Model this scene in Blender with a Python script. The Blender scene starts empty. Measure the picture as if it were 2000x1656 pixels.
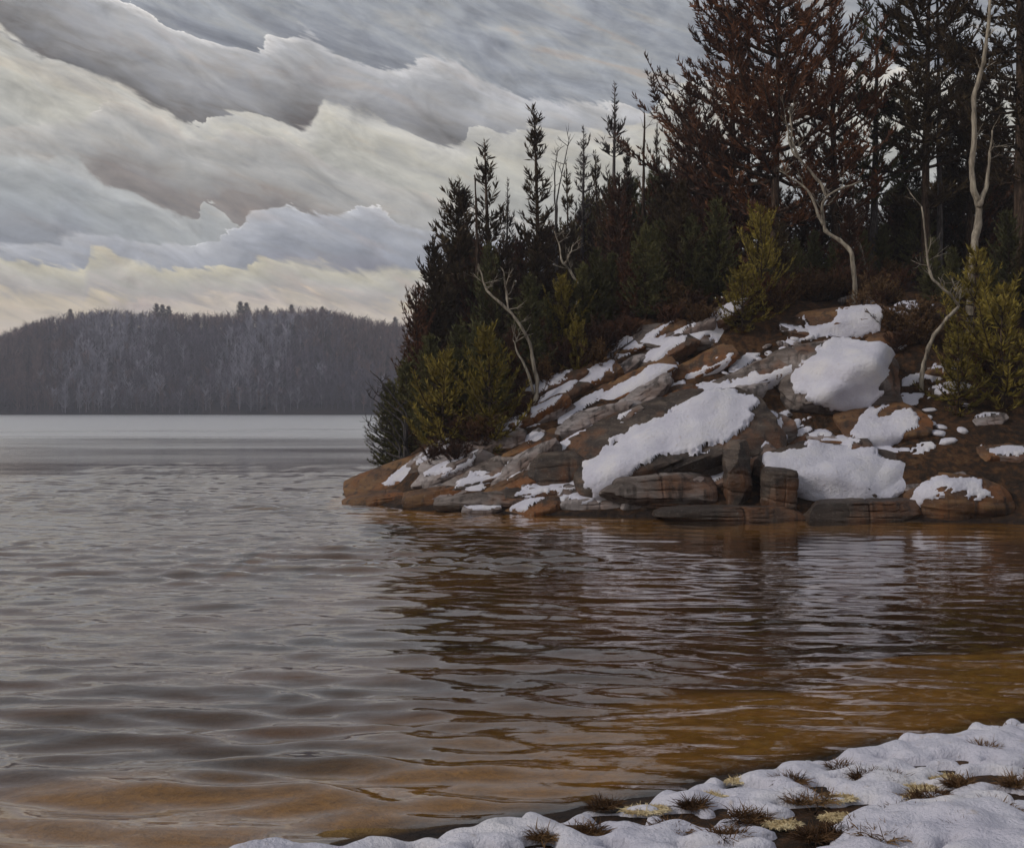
import bpy, math, random
import numpy as np
from mathutils import Vector, Matrix, noise as mnoise
from mathutils.bvhtree import BVHTree

scene = bpy.context.scene
col = scene.collection
R = math.radians
F = 2145.0          # focal length in pixels of the 2000 px wide picture
CX, HY = 1000.0, 797.0   # principal column, horizon row
CAMZ = 3.0
rng = np.random.default_rng(7)
random.seed(7)

# ------------------------------------------------------------------ camera
cd = bpy.data.cameras.new('camera')
cd.sensor_width = 36.0
cd.lens = 36.0 * F / 2000.0
cd.shift_y = -(828.0 - HY) / 2000.0
cd.clip_end = 3000.0
cam = bpy.data.objects.new('camera', cd)
cam.location = (0, 0, CAMZ)
cam.rotation_euler = (R(90), 0, 0)
col.objects.link(cam)
scene.camera = cam

# ------------------------------------------------------------------ render
scene.render.engine = 'CYCLES'
scene.cycles.use_denoising = True
scene.cycles.max_bounces = 5
scene.cycles.diffuse_bounces = 2
scene.cycles.glossy_bounces = 3
scene.cycles.use_adaptive_sampling = True
scene.cycles.adaptive_threshold = 0.02
scene.cycles.transparent_max_bounces = 12
scene.cycles.volume_bounces = 0
scene.cycles.caustics_reflective = False
scene.cycles.caustics_refractive = False
scene.cycles.sample_clamp_indirect = 4.0
vs = scene.view_settings
vs.view_transform = 'Standard'
vs.look = 'None'
vs.exposure = 0.2
vs.gamma = 1.0
vs.use_curve_mapping = False


def lin(r, g, b):
    def f(c):
        c /= 255.0
        return c / 12.92 if c <= 0.04045 else ((c + 0.055) / 1.055) ** 2.4
    return (f(r), f(g), f(b), 1.0)


# ------------------------------------------------------------------ node helper
class G:
    def __init__(self, tree):
        self.t = tree

    def n(self, kind, **kw):
        nd = self.t.nodes.new(kind)
        for k, v in kw.items():
            setattr(nd, k, v)
        return nd

    def put(self, sock, v):
        if hasattr(v, 'is_linked') or isinstance(v, bpy.types.NodeSocket):
            self.t.links.new(v, sock)
        else:
            sock.default_value = v

    def m(self, op, a, b=None, c=None, clamp=False):
        nd = self.n('ShaderNodeMath', operation=op, use_clamp=clamp)
        self.put(nd.inputs[0], a)
        if b is not None:
            self.put(nd.inputs[1], b)
        if c is not None:
            self.put(nd.inputs[2], c)
        return nd.outputs[0]

    def mr(self, v, a, b, c=0.0, d=1.0, smooth=False):
        nd = self.n('ShaderNodeMapRange')
        nd.interpolation_type = 'SMOOTHSTEP' if smooth else 'LINEAR'
        for i, x in enumerate((v, a, b, c, d)):
            self.put(nd.inputs[i], x)
        return nd.outputs[0]

    def xyz(self, x, y, z):
        nd = self.n('ShaderNodeCombineXYZ')
        for i, v in enumerate((x, y, z)):
            self.put(nd.inputs[i], v)
        return nd.outputs[0]

    def noise(self, vec, scale, detail=4.0, rough=0.55, dist=0.0):
        nd = self.n('ShaderNodeTexNoise')
        if vec is not None:
            self.put(nd.inputs['Vector'], vec)
        nd.inputs['Scale'].default_value = scale
        nd.inputs['Detail'].default_value = detail
        nd.inputs['Roughness'].default_value = rough
        nd.inputs['Distortion'].default_value = dist
        return nd.outputs['Fac']

    def mapping(self, vec, scale=(1, 1, 1), rot=(0, 0, 0), loc=(0, 0, 0)):
        nd = self.n('ShaderNodeMapping')
        self.put(nd.inputs['Vector'], vec)
        nd.inputs['Scale'].default_value = scale
        nd.inputs['Rotation'].default_value = rot
        nd.inputs['Location'].default_value = loc
        return nd.outputs[0]

    def ramp(self, fac, stops, mode='LINEAR'):
        nd = self.n('ShaderNodeValToRGB')
        cr = nd.color_ramp
        cr.interpolation = mode
        while len(cr.elements) < len(stops):
            cr.elements.new(0.5)
        for e, (p, c) in zip(cr.elements, stops):
            e.position = p
            e.color = c
        self.put(nd.inputs[0], fac)
        return nd.outputs[0]

    def mix(self, fac, a, b, mode='MIX'):
        nd = self.n('ShaderNodeMix', data_type='RGBA', blend_type=mode)
        self.put(nd.inputs[0], fac)
        self.put(nd.inputs[6], a)
        self.put(nd.inputs[7], b)
        return nd.outputs[2]


# ------------------------------------------------------------------ world: broken evening overcast
SUN_EL, SUN_AZ = R(32), R(-108)      # azimuth measured from +Y towards +X: behind and left of the camera
world = bpy.data.worlds.new('World')
scene.world = world
world.use_nodes = True
wt = world.node_tree
wt.nodes.clear()
g = G(wt)
tc = g.n('ShaderNodeTexCoord')
dirv = tc.outputs['Generated']
sep = g.n('ShaderNodeSeparateXYZ')
wt.links.new(dirv, sep.inputs[0])
dx, dy, dz = sep.outputs
az = g.m('ARCTAN2', dx, dy)
el = g.m('ARCTAN2', dz, g.m('SQRT', g.m('ADD', g.m('MULTIPLY', dx, dx), g.m('MULTIPLY', dy, dy))))
AZR = 1.4            # the edge curves cover +-0.7 rad; beyond that every edge runs on level
azn = g.m('MULTIPLY_ADD', az, 1 / AZR, 0.5, clamp=True)
shear = g.m('MULTIPLY_ADD', dx, 0.34, dz)
vstreak = g.xyz(g.m('MULTIPLY', dx, 7.0), g.m('MULTIPLY', dy, 7.0), g.m('MULTIPLY', shear, 30.0))
vsoft = g.xyz(g.m('MULTIPLY', dx, 9.0), g.m('MULTIPLY', dy, 9.0), g.m('MULTIPLY', shear, 20.0))
n_big = g.noise(vsoft, 1.0, 5.0, 0.55, 0.3)
n_fine = g.noise(vsoft, 4.5, 6.0, 0.62, 0.4)
n_str = g.noise(vstreak, 1.1, 6.0, 0.6, 1.2)
n_str2 = g.noise(vstreak, 3.2, 5.0, 0.6, 0.8)
n_mid = g.noise(vsoft, 2.2, 6.0, 0.6, 0.6)
warp = g.m('ADD', g.m('MULTIPLY', g.m('SUBTRACT', n_big, 0.5), 0.016),
           g.m('ADD', g.m('MULTIPLY', g.m('SUBTRACT', n_fine, 0.5), 0.014),
                 g.m('ADD', g.m('MULTIPLY', g.m('SUBTRACT', n_mid, 0.5), 0.018),
                     g.m('ADD', g.m('MULTIPLY', g.m('SUBTRACT', n_str, 0.5), 0.040), g.m('MULTIPLY', g.m('SUBTRACT', n_str2, 0.5), 0.026)))))
# billows: light from the upper left across the cloud texture
voff = g.n('ShaderNodeVectorMath', operation='ADD')
g.put(voff.inputs[0], vsoft)
voff.inputs[1].default_value = (-0.05, 0.0, 0.20)
n_off = g.noise(voff.outputs[0], 2.2, 6.0, 0.6, 0.6)
relief = g.m('SUBTRACT', n_mid, n_off)
EMAX = 0.6


def edge_curve(pts):
    """elevation of a cloud edge as a function of azimuth, from picture knots"""
    cn = g.n('ShaderNodeFloatCurve')
    cv = cn.mapping.curves[0]
    kn = []
    for px, py in pts:
        a = math.atan2(px - CX, F)
        e = math.atan2((HY - py), math.hypot(F, px - CX))
        kn.append((a / AZR + 0.5, min(max(e / EMAX, 0.0), 1.0)))
    y_end = 0.5 * (kn[0][1] + kn[-1][1])
    kn = [(0.0, y_end)] + kn + [(1.0, y_end)]
    while len(cv.points) < len(kn):
        cv.points.new(0.5, 0.5)
    for p, k in zip(cv.points, kn):
        p.location = k
        p.handle_type = 'VECTOR'
    cn.mapping.update()
    g.put(cn.inputs['Value'], azn)
    return g.m('MULTIPLY', cn.outputs[0], EMAX)


PX = 1.0 / F
cloud = g.ramp(n_str, [(0.30, lin(120, 122, 128)), (0.48, lin(143, 146, 152)), (0.62, lin(153, 155, 157)), (0.75, lin(160, 152, 146))])


def layer(base, pts, depth_px, stops, soft_px=6.0, wamp=1.0, grain=0.30):
    e = edge_curve(pts)
    s = g.m('SUBTRACT', g.m('MULTIPLY_ADD', warp, wamp, e), el)        # > 0 under the edge
    fac = g.m('DIVIDE', s, depth_px * PX)
    fac2 = g.m('ADD', fac, g.m('MULTIPLY', g.m('SUBTRACT', n_str2, 0.5), grain))
    wgt = g.mr(fac, 0.03, 0.2)
    fac3 = g.m('ADD', g.m('MULTIPLY', fac, g.m('SUBTRACT', 1.0, wgt)), g.m('MULTIPLY', fac2, wgt))
    c = g.ramp(fac3, stops)
    softn = g.mr(n_big, 0.38, 0.62, soft_px * PX * 0.4, soft_px * PX * 5.0)
    mask = g.mr(s, 0.0, softn, smooth=True)
    return g.mix(mask, base, c)


# big lit ridge across the top, dark ragged base
cloud = layer(cloud, [(-350, -260), (0, -140), (255, 0), (330, 45), (420, 76), (510, 82), (560, 62), (582, 54), (612, 58), (640, 84), (690, 108),
                      (780, 122), (830, 114), (895, 122), (925, 148), (1000, 176), (1100, 186), (1230, 205), (1500, 300), (2300, 360)],
              185, [(0.0, lin(230, 228, 226)), (0.03, lin(196, 194, 194)), (0.15, lin(164, 164, 166)), (0.42, lin(150, 149, 150)),
                    (0.68, lin(122, 120, 119)), (0.88, lin(92, 87, 84)), (1.0, lin(86, 80, 78))], 4.0, 0.8, 0.42)
# cream and grey light under it
cloud = layer(cloud, [(-350, -100), (0, 42), (40, 66), (75, 102), (130, 118), (215, 152), (260, 178), (300, 208), (350, 226), (400, 236), (440, 214), (500, 214),
                      (545, 232), (592, 254), (612, 240), (630, 188), (665, 196), (720, 215), (800, 245), (855, 272), (905, 274), (920, 236), (1000, 248),
                      (1110, 256), (1230, 250), (1300, 180), (1360, 150), (1500, 130), (1700, 140), (2300, 120)],
              230, [(0.0, lin(196, 193, 186)), (0.05, lin(182, 179, 172)), (0.3, lin(177, 174, 164)), (0.6, lin(170, 169, 163)), (1.0, lin(158, 159, 158))],
              5.0, 0.7, 0.40)
# left bank with a bright crest
cloud = layer(cloud, [(-350, 240), (0, 246), (60, 236), (160, 222), (205, 202), (250, 206), (300, 226), (322, 242), (365, 266), (405, 270), (450, 254), (482, 266),
                      (540, 268), (600, 300), (720, 340), (900, 410), (1300, 450), (2300, 460)],
              115, [(0.0, lin(226, 220, 214)), (0.03, lin(182, 178, 172)), (0.18, lin(165, 163, 159)), (0.55, lin(157, 155, 152)), (0.85, lin(140, 135, 131)),
                    (1.0, lin(128, 121, 117))], 4.0, 0.6, 0.45)
# blue-grey belly
cloud = layer(cloud, [(-350, 290), (0, 296), (50, 304), (98, 320), (118, 300), (150, 302), (182, 342), (205, 362), (250, 364), (312, 402), (388, 418), (400, 392),
                      (450, 430), (520, 446), (700, 452), (900, 470), (2300, 480)],
              170, [(0.0, lin(176, 175, 172)), (0.05, lin(164, 165, 164)), (0.4, lin(153, 156, 158)), (0.75, lin(140, 143, 150)), (1.0, lin(128, 131, 140))],
              4.0, 0.7, 0.55)
# second crest, lilac shade beneath
cloud = layer(cloud, [(-350, 470), (0, 474), (185, 452), (225, 448), (270, 466), (330, 474), (380, 478), (440, 452), (500, 420), (535, 403), (560, 398), (600, 414), (650, 416),
                      (700, 404), (742, 410), (772, 430), (870, 456), (1000, 460), (2300, 470)],
              105, [(0.0, lin(226, 225, 226)), (0.04, lin(176, 177, 182)), (0.25, lin(158, 160, 167)), (0.7, lin(146, 149, 158)), (1.0, lin(130, 130, 140))],
              4.0, 0.6, 0.35)
# cream breaks above the hill
cloud = layer(cloud, [(-350, 500), (0, 494), (90, 504), (163, 522), (172, 484), (205, 486), (262, 508), (330, 518), (420, 512), (560, 502), (700, 522), (830, 516),
                      (1100, 540), (2300, 540)],
              110, [(0.0, lin(212, 202, 174)), (0.08, lin(194, 187, 166)), (0.3, lin(176, 172, 162)), (0.55, lin(170, 164, 160)), (0.8, lin(196, 183, 158)),
                    (1.0, lin(205, 191, 162))], 5.0, 0.7, 0.55)
# pale rose-cream band at the horizon
cloud = layer(cloud, [(-350, 590), (0, 572), (200, 578), (500, 560), (700, 575), (850, 600), (2300, 600)],
              60, [(0.0, lin(190, 172, 162)), (0.2, lin(186, 174, 166)), (0.6, lin(202, 190, 176)), (1.0, lin(208, 195, 180))], 12.0, 0.9, 0.5)
# soft thin streaks across everything
tint = g.ramp(n_str2, [(0.30, (0.80, 0.81, 0.85, 1)), (0.5, (1, 1, 1, 1)), (0.68, (1.10, 1.07, 1.02, 1)), (0.8, (1.16, 1.12, 1.05, 1))])
cloud = g.mix(0.8, cloud, tint, 'MULTIPLY')
rel = g.m('MULTIPLY_ADD', relief, 1.15, 1.06)
cloud = g.mix(g.mr(el, 0.04, 0.12), cloud, g.mix(1.0, cloud, g.xyz(rel, rel, rel), 'MULTIPLY'))
warm = g.mr(n_str, 0.56, 0.70, 0.0, 0.45)
cloud = g.mix(warm, cloud, g.mix(1.0, cloud, (1.12, 0.98, 0.86, 1), 'MULTIPLY'))
sky = g.n('ShaderNodeTexSky', sky_type='NISHITA')
sky.sun_disc = False
sky.sun_elevation = SUN_EL
sky.sun_rotation = SUN_AZ
sky.air_density = 1.2
sky.dust_density = 2.0
cl10 = g.mix(1.0, cloud, (10.0, 10.0, 10.0, 1.0), 'MULTIPLY')     # cloud radiance on the scale of the physical sky
skymix = g.mix(0.94, sky.outputs[0], cl10)
bg = g.n('ShaderNodeBackground')
bg.inputs['Strength'].default_value = 0.1
wt.links.new(skymix, bg.inputs['Color'])
wo = g.n('ShaderNodeOutputWorld')
wt.links.new(bg.outputs[0], wo.inputs[0])
world.cycles.sampling_method = 'MANUAL'
world.cycles.sample_map_resolution = 512

# ------------------------------------------------------------------ sun behind the overcast
sd = bpy.data.lights.new('sun', 'SUN')
sd.energy = 1.2
sd.angle = R(14)
sd.color = (1.0, 0.93, 0.84)
sun = bpy.data.objects.new('sun', sd)
S = Vector((math.sin(SUN_AZ) * math.cos(SUN_EL), math.cos(SUN_AZ) * math.cos(SUN_EL), math.sin(SUN_EL)))
sun.rotation_euler = S.to_track_quat('Z', 'Y').to_euler()
sun.location = (-30, -20, 60)
col.objects.link(sun)


# ------------------------------------------------------------------ helpers
def tag(o, label=None, cat=None, group=None, kind=None):
    if label:
        o['label'] = label
    if cat:
        o['category'] = cat
    if group:
        o['group'] = group
    if kind:
        o['kind'] = kind
    return o


def mesh_np(name, verts, faces, mat=None, smooth=True):
    me = bpy.data.meshes.new(name)
    verts = np.asarray(verts, dtype=np.float32).reshape(-1, 3)
    if isinstance(faces, np.ndarray):
        k = faces.shape[1]
        nf = len(faces)
        me.vertices.add(len(verts))
        me.vertices.foreach_set('co', verts.ravel())
        me.loops.add(nf * k)
        me.loops.foreach_set('vertex_index', faces.astype(np.int32).ravel())
        me.polygons.add(nf)
        me.polygons.foreach_set('loop_start', np.arange(0, nf * k, k, dtype=np.int32))
        me.update(calc_edges=True)
        me.validate()
    else:
        me.from_pydata(verts.tolist(), [], faces)
        me.update()
    if smooth:
        me.polygons.foreach_set('use_smooth', np.ones(len(me.polygons), dtype=bool))
    if mat:
        me.materials.append(mat)
    return me


def obj(name, me, parent=None, loc=None):
    o = bpy.data.objects.new(name, me)
    col.objects.link(o)
    if parent:
        o.parent = parent
    if loc is not None:
        o.location = loc
    return o


def empty(name, loc):
    o = bpy.data.objects.new(name, None)
    col.objects.link(o)
    o.location = loc
    o.empty_display_size = 0.3
    return o


def wpos(px, py, Y):
    return Vector(((px - CX) / F * Y, Y, CAMZ + (HY - py) / F * Y))


def material(name, build, rough=0.8, spec=0.3):
    m = bpy.data.materials.new(name)
    m.use_nodes = True
    t = m.node_tree
    t.nodes.clear()
    q = G(t)
    out = q.n('ShaderNodeOutputMaterial')
    b = q.n('ShaderNodeBsdfPrincipled')
    b.inputs['Roughness'].default_value = rough
    b.inputs['Specular IOR Level'].default_value = spec
    t.links.new(b.outputs[0], out.inputs[0])
    build(q, b, out)
    return m


def bump(q, b, h, strength, dist):
    bn = q.n('ShaderNodeBump')
    bn.inputs['Strength'].default_value = strength
    bn.inputs['Distance'].default_value = dist
    q.put(bn.inputs['Height'], h)
    q.t.links.new(bn.outputs[0], b.inputs['Normal'])
    return bn


# ------------------------------------------------------------------ materials
def m_snow(q, b, out):
    tcn = q.n('ShaderNodeTexCoord').outputs['Object']
    n1 = q.noise(tcn, 1.3, 4)
    n2 = q.noise(tcn, 9.0, 6, 0.65)
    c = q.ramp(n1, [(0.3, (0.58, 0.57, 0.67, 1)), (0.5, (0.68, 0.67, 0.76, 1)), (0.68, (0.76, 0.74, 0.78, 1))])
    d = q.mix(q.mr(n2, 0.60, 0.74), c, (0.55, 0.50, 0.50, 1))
    q.put(b.inputs['Base Color'], d)
    b.inputs['Subsurface Weight'].default_value = 0.0
    nn = q.m('ADD', q.m('MULTIPLY', n2, 0.6), q.m('MULTIPLY', q.noise(tcn, 40, 4, 0.6), 0.25))
    bump(q, b, nn, 0.9, 0.09)


SNOW = material('snow', m_snow, 0.65, 0.25)


def m_rock(c1, c2, c3, rust):
    def f(q, b, out):
        tcn = q.n('ShaderNodeTexCoord').outputs['Object']
        st = q.mapping(tcn, (0.5, 0.5, 2.6), (R(8), R(-24), 0))
        n1 = q.noise(st, 1.4, 7, 0.62, 0.5)
        n2 = q.noise(tcn, 0.9, 4, 0.5)
        n3 = q.noise(tcn, 14, 6, 0.7)
        stv = q.mapping(tcn, (3.2, 3.2, 0.35))
        n4 = q.noise(stv, 1.2, 4, 0.55)
        c = q.ramp(n1, [(0.28, c1), (0.48, c2), (0.66, c3)])
        c = q.mix(q.mr(n2, 0.50, 0.66, 0, rust), c, (0.20, 0.075, 0.022, 1))
        c = q.mix(q.mr(n4, 0.52, 0.64, 0, 0.75), c, (0.028, 0.020, 0.017, 1))
        c = q.mix(q.mr(n3, 0.56, 0.72, 0, 0.5), c, (0.26, 0.25, 0.22, 1))
        q.put(b.inputs['Base Color'], c)
        h = q.m('ADD', n1, q.m('MULTIPLY', n3, 0.3))
        bump(q, b, h, 0.9, 0.10)
    return f


ROCK = material('rock_brown', m_rock((0.045, 0.034, 0.030, 1), (0.14, 0.112, 0.10, 1), (0.29, 0.25, 0.235, 1), 0.6), 0.75, 0.35)
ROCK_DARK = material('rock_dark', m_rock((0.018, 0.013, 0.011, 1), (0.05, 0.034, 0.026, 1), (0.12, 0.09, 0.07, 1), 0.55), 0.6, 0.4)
ROCK_RUST = material('rock_rust', m_rock((0.035, 0.020, 0.013, 1), (0.12, 0.06, 0.03, 1), (0.22, 0.12, 0.05, 1), 1.0), 0.7, 0.35)
ROCK_GREY = material('rock_grey', m_rock((0.08, 0.068, 0.066, 1), (0.24, 0.21, 0.205, 1), (0.40, 0.36, 0.36, 1), 0.3), 0.8, 0.3)


def m_ground(q, b, out):
    geo = q.n('ShaderNodeNewGeometry')
    pos = geo.outputs['Position']
    sp = q.n('ShaderNodeSeparateXYZ')
    q.t.links.new(pos, sp.inputs[0])
    z = sp.outputs[2]
    n1 = q.noise(pos, 0.7, 6, 0.6)
    n2 = q.noise(pos, 5.0, 6, 0.65)
    litter = q.ramp(q.m('MULTIPLY_ADD', n2, 0.7, q.m('MULTIPLY', n1, 0.3)),
                    [(0.34, (0.012, 0.008, 0.006, 1)), (0.47, (0.034, 0.020, 0.012, 1)), (0.57, (0.085, 0.040, 0.017, 1)), (0.68, (0.13, 0.085, 0.045, 1))])
    wet = q.ramp(n2, [(0.3, (0.010, 0.008, 0.009, 1)), (0.55, (0.030, 0.019, 0.014, 1)), (0.75, (0.075, 0.042, 0.022, 1))])
    zz = q.m('MULTIPLY_ADD', q.m('SUBTRACT', n1, 0.5), 0.14, z)
    c = q.mix(q.mr(zz, 0.05, 0.16, smooth=True), wet, litter)
    # lake bed: ochre sand in the shallows, deep water's light loss painted dark beyond
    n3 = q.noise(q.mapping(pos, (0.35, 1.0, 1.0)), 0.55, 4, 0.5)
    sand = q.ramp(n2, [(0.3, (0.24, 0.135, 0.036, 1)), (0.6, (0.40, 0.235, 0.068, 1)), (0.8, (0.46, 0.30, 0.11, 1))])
    depth_shade = q.ramp(n3, [(0.35, (0.045, 0.026, 0.016, 1)), (0.65, (0.150, 0.080, 0.042, 1))])
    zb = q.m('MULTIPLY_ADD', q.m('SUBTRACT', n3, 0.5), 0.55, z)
    bed = q.mix(q.mr(zb, -0.50, -0.24, smooth=True), depth_shade, sand)
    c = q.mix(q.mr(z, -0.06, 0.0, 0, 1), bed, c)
    q.put(b.inputs['Base Color'], c)
    bump(q, b, n2, 0.8, 0.12)


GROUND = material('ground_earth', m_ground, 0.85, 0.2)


def m_needles(c1, c2, c3):
    def f(q, b, out):
        tcn = q.n('ShaderNodeTexCoord').outputs['Object']
        oi = q.n('ShaderNodeObjectInfo').outputs['Random']
        n1 = q.noise(tcn, 0.8, 3)
        n2 = q.noise(tcn, 6.0, 3)
        v = q.m('ADD', q.m('MULTIPLY', n1, 0.6), q.m('ADD', q.m('MULTIPLY', n2, 0.4), q.m('MULTIPLY_ADD', oi, 0.16, -0.08)))
        c = q.ramp(v, [(0.34, c1), (0.5, c2), (0.66, c3)])
        q.put(b.inputs['Base Color'], c)
    return f


N_DARK = material('needles_dark', m_needles((0.0352, 0.0224, 0.0139, 1), (0.0666, 0.0464, 0.0252, 1), (0.1214, 0.0896, 0.0428, 1)), 0.8, 0.15)
N_BROWN = material('needles_brown', m_needles((0.0406, 0.0216, 0.0154, 1), (0.0870, 0.0432, 0.0286, 1), (0.1958, 0.0816, 0.0374, 1)), 0.8, 0.15)
N_GREEN = material('needles_green', m_needles((0.0462, 0.0445, 0.0206, 1), (0.1063, 0.1053, 0.0454, 1), (0.1848, 0.1661, 0.0618, 1)), 0.8, 0.15)
N_OLIVE = material('needles_olive', m_needles((0.0969, 0.0766, 0.0185, 1), (0.2229, 0.1740, 0.0343, 1), (0.3681, 0.2871, 0.0660, 1)), 0.8, 0.15)
N_GREY = material('needles_grey', m_needles((0.045, 0.038, 0.035, 1), (0.095, 0.083, 0.080, 1), (0.15, 0.13, 0.125, 1)), 0.8, 0.15)


def m_bark(c1, c2, c3, sc=3.0):
    def f(q, b, out):
        tcn = q.n('ShaderNodeTexCoord').outputs['Object']
        n = q.noise(q.mapping(tcn, (5, 5, 1.0)), sc, 5, 0.65)
        q.put(b.inputs['Base Color'], q.ramp(n, [(0.33, c1), (0.5, c2), (0.66, c3)]))
        bump(q, b, n, 0.8, 0.03)
    return f


BARK = material('bark_dark', m_bark((0.0234, 0.0156, 0.0121, 1), (0.0585, 0.0396, 0.0297, 1), (0.1300, 0.0900, 0.0660, 1)), 0.9, 0.1)
PALE = material('bark_pale', m_bark((0.10, 0.085, 0.07, 1), (0.30, 0.26, 0.21, 1), (0.46, 0.41, 0.33, 1), 1.6), 0.85, 0.2)
GREYWOOD = material('wood_grey', m_bark((0.035, 0.031, 0.032, 1), (0.085, 0.076, 0.076, 1), (0.17, 0.15, 0.15, 1)), 0.85, 0.2)


def m_straw(q, b, out):
    oi = q.n('ShaderNodeObjectInfo').outputs['Random']
    tcn = q.n('ShaderNodeTexCoord').outputs['Object']
    n = q.noise(tcn, 8, 3)
    c = q.ramp(q.m('MULTIPLY_ADD', oi, 0.2, q.m('MULTIPLY', n, 0.8)), [(0.32, (0.05, 0.026, 0.014, 1)), (0.5, (0.12, 0.066, 0.032, 1)), (0.7, (0.26, 0.16, 0.075, 1))])
    q.put(b.inputs['Base Color'], c)


STRAW = material('dead_grass', m_straw, 0.85, 0.15)


def m_sunlit_straw(q, b, out):
    tcn = q.n('ShaderNodeTexCoord').outputs['Object']
    n = q.noise(tcn, 6, 4)
    q.put(b.inputs['Base Color'], q.ramp(n, [(0.3, (0.42, 0.30, 0.15, 1)), (0.55, (0.70, 0.58, 0.36, 1)), (0.75, (0.80, 0.70, 0.48, 1))]))


SUNLIT_STRAW = material('sunlit_straw', m_sunlit_straw, 0.8, 0.15)  # cream blades stand in for sunlit patches of snow, light put into colour

# ------------------------------------------------------------------ land
SHORE = [(-6.0, 38.6), (-5.6, 37.2), (-4.9, 35.4), (-3.6, 32.9), (-1.5, 31.6), (0, 31.0), (3, 30.2), (5.5, 29.6), (10.8, 29.0), (15, 28.4), (20, 26.6), (22, 24),
         (19, 21), (14.5, 17.6), (10, 14.2), (7, 12.0), (5.6, 11.1), (4.95, 10.55), (4.0, 10.0), (3.2, 9.75), (2.4, 9.25), (1.7, 8.95), (0.9, 8.4), (0, 8.05), (-0.7, 7.75), (-1.4, 7.45),
         (-3, 6.9), (-6, 5.2), (-12, 2), (-40, -10), (-70, -60), (690, -75), (690, 200), (200, 160), (60, 125), (24, 96), (2, 70), (-3.6, 52), (-4.5, 43), (-5.3, 40)]
SHP = np.array(SHORE, dtype=float)


def signed_dist(P, poly):
    x, y = P[:, 0], P[:, 1]
    best = np.full(len(P), 1e9)
    inside = np.zeros(len(P), dtype=bool)
    n = len(poly)
    for i in range(n):
        a, b = poly[i], poly[(i + 1) % n]
        ab = b - a
        t = np.clip(((x - a[0]) * ab[0] + (y - a[1]) * ab[1]) / (ab @ ab), 0, 1)
        d = np.hypot(x - a[0] - t * ab[0], y - a[1] - t * ab[1])
        best = np.minimum(best, d)
        c = ((a[1] > y) != (b[1] > y))
        with np.errstate(divide='ignore', invalid='ignore'):
            xi = (b[0] - a[0]) * (y - a[1]) / (b[1] - a[1]) + a[0]
        inside ^= c & (x < xi)
    return np.where(inside, best, -best)


def sstep(x, a, b):
    t = np.clip((x - a) / (b - a), 0, 1)
    return t * t * (3 - 2 * t)


def vnoise(x, y, seed=0.0):
    """cheap smooth pseudo noise from summed sines, about -1..1"""
    r = np.random.default_rng(int(seed) + 100)
    out = np.zeros_like(x, dtype=float)
    for k in range(7):
        a = r.uniform(0, 2 * math.pi)
        f = r.uniform(0.6, 1.7)
        out += np.sin((x * math.cos(a) + y * math.sin(a)) * f + r.uniform(0, 6.28) + 0.8 * np.sin((x * math.sin(a) - y * math.cos(a)) * f * 0.7 + r.uniform(0, 6.28)))
    return out / 3.2


def land_h(x, y):
    x = np.asarray(x, dtype=float).ravel()
    y = np.asarray(y, dtype=float).ravel()
    d = signed_dist(np.stack([x, y], 1), SHP)
    far = sstep(y, 14, 25)
    h1 = np.interp(d, [-30, -4, -1.2, 0, 0.6, 4, 7.6, 10, 15, 40, 120], [-5.0, -2.6, -0.75, 0, 0.22, 2.85, 5.8, 6.8, 7.9, 10.5, 16])
    h2 = np.interp(d, [-60, -26, -14, -7, -2.6, 0, 0.35, 2.5, 8, 30, 120], [-5.0, -3.2, -1.9, -0.85, -0.30, 0, 0.07, 0.34, 0.95, 4, 14])
    h = far * h1 + (1 - far) * h2
    ru = vnoise(x * 1.1, y * 1.1, 3) * 0.16 + vnoise(x * 2.9, y * 2.9, 4) * 0.07
    h = h + ru * far * sstep(d, 0.2, 2.0) + (1 - far) * sstep(np.abs(d), 0.05, 1.2) * vnoise(x * 2.2, y * 2.2, 5) * 0.035
    return h


def axis_lines(a, b, fine, lo, hi, grow=1.25):
    xs = list(np.arange(a, b + 1e-6, fine))
    s, v = fine, a
    while v > lo:
        s *= grow
        v -= s
        xs.insert(0, max(v, lo))
    s, v = fine, b
    while v < hi:
        s *= grow
        v += s
        xs.append(min(v, hi))
    return np.array(xs)


def grid_mesh(xs, ys, hf):
    X, Yg = np.meshgrid(xs, ys)
    Z = hf(X.ravel(), Yg.ravel())
    V = np.stack([X.ravel(), Yg.ravel(), Z], 1)
    nx, ny = len(xs), len(ys)
    i = np.arange((ny - 1) * (nx - 1))
    r, c = i // (nx - 1), i % (nx - 1)
    v0 = r * nx + c
    return V, np.stack([v0, v0 + 1, v0 + nx + 1, v0 + nx], 1)


gx = axis_lines(-12, 24, 0.22, -680, 680)
gy = axis_lines(4, 50, 0.22, -70, 780)
V, Fc = grid_mesh(gx, gy, land_h)
GV, GF = V, Fc
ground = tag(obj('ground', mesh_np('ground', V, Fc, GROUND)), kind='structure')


def hgt(x, y):
    return float(land_h(np.array([x]), np.array([y]))[0])


def hit_ground(px, py, y0=5.0, y1=80.0):
    """where the line of sight of a pixel meets the land or the water"""
    Y = np.linspace(y0, y1, 1500)
    X = (px - CX) / F * Y
    Z = CAMZ + (HY - py) / F * Y
    below = Z <= np.maximum(land_h(X, Y), 0.0)
    k = int(np.argmax(below)) if below.any() else len(Y) - 1
    return Vector((X[k], Y[k], Z[k]))


# ------------------------------------------------------------------ far hill
CREST = [(-900, 690), (-300, 668), (0, 655), (50, 642), (100, 627), (200, 610), (350, 613), (480, 602), (560, 603), (640, 609), (740, 627), (800, 637), (1000, 640), (1400, 630), (2000, 640), (3000, 680)]
TREE_H = 9.5
YS, YC = 497.0, 575.0


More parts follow.
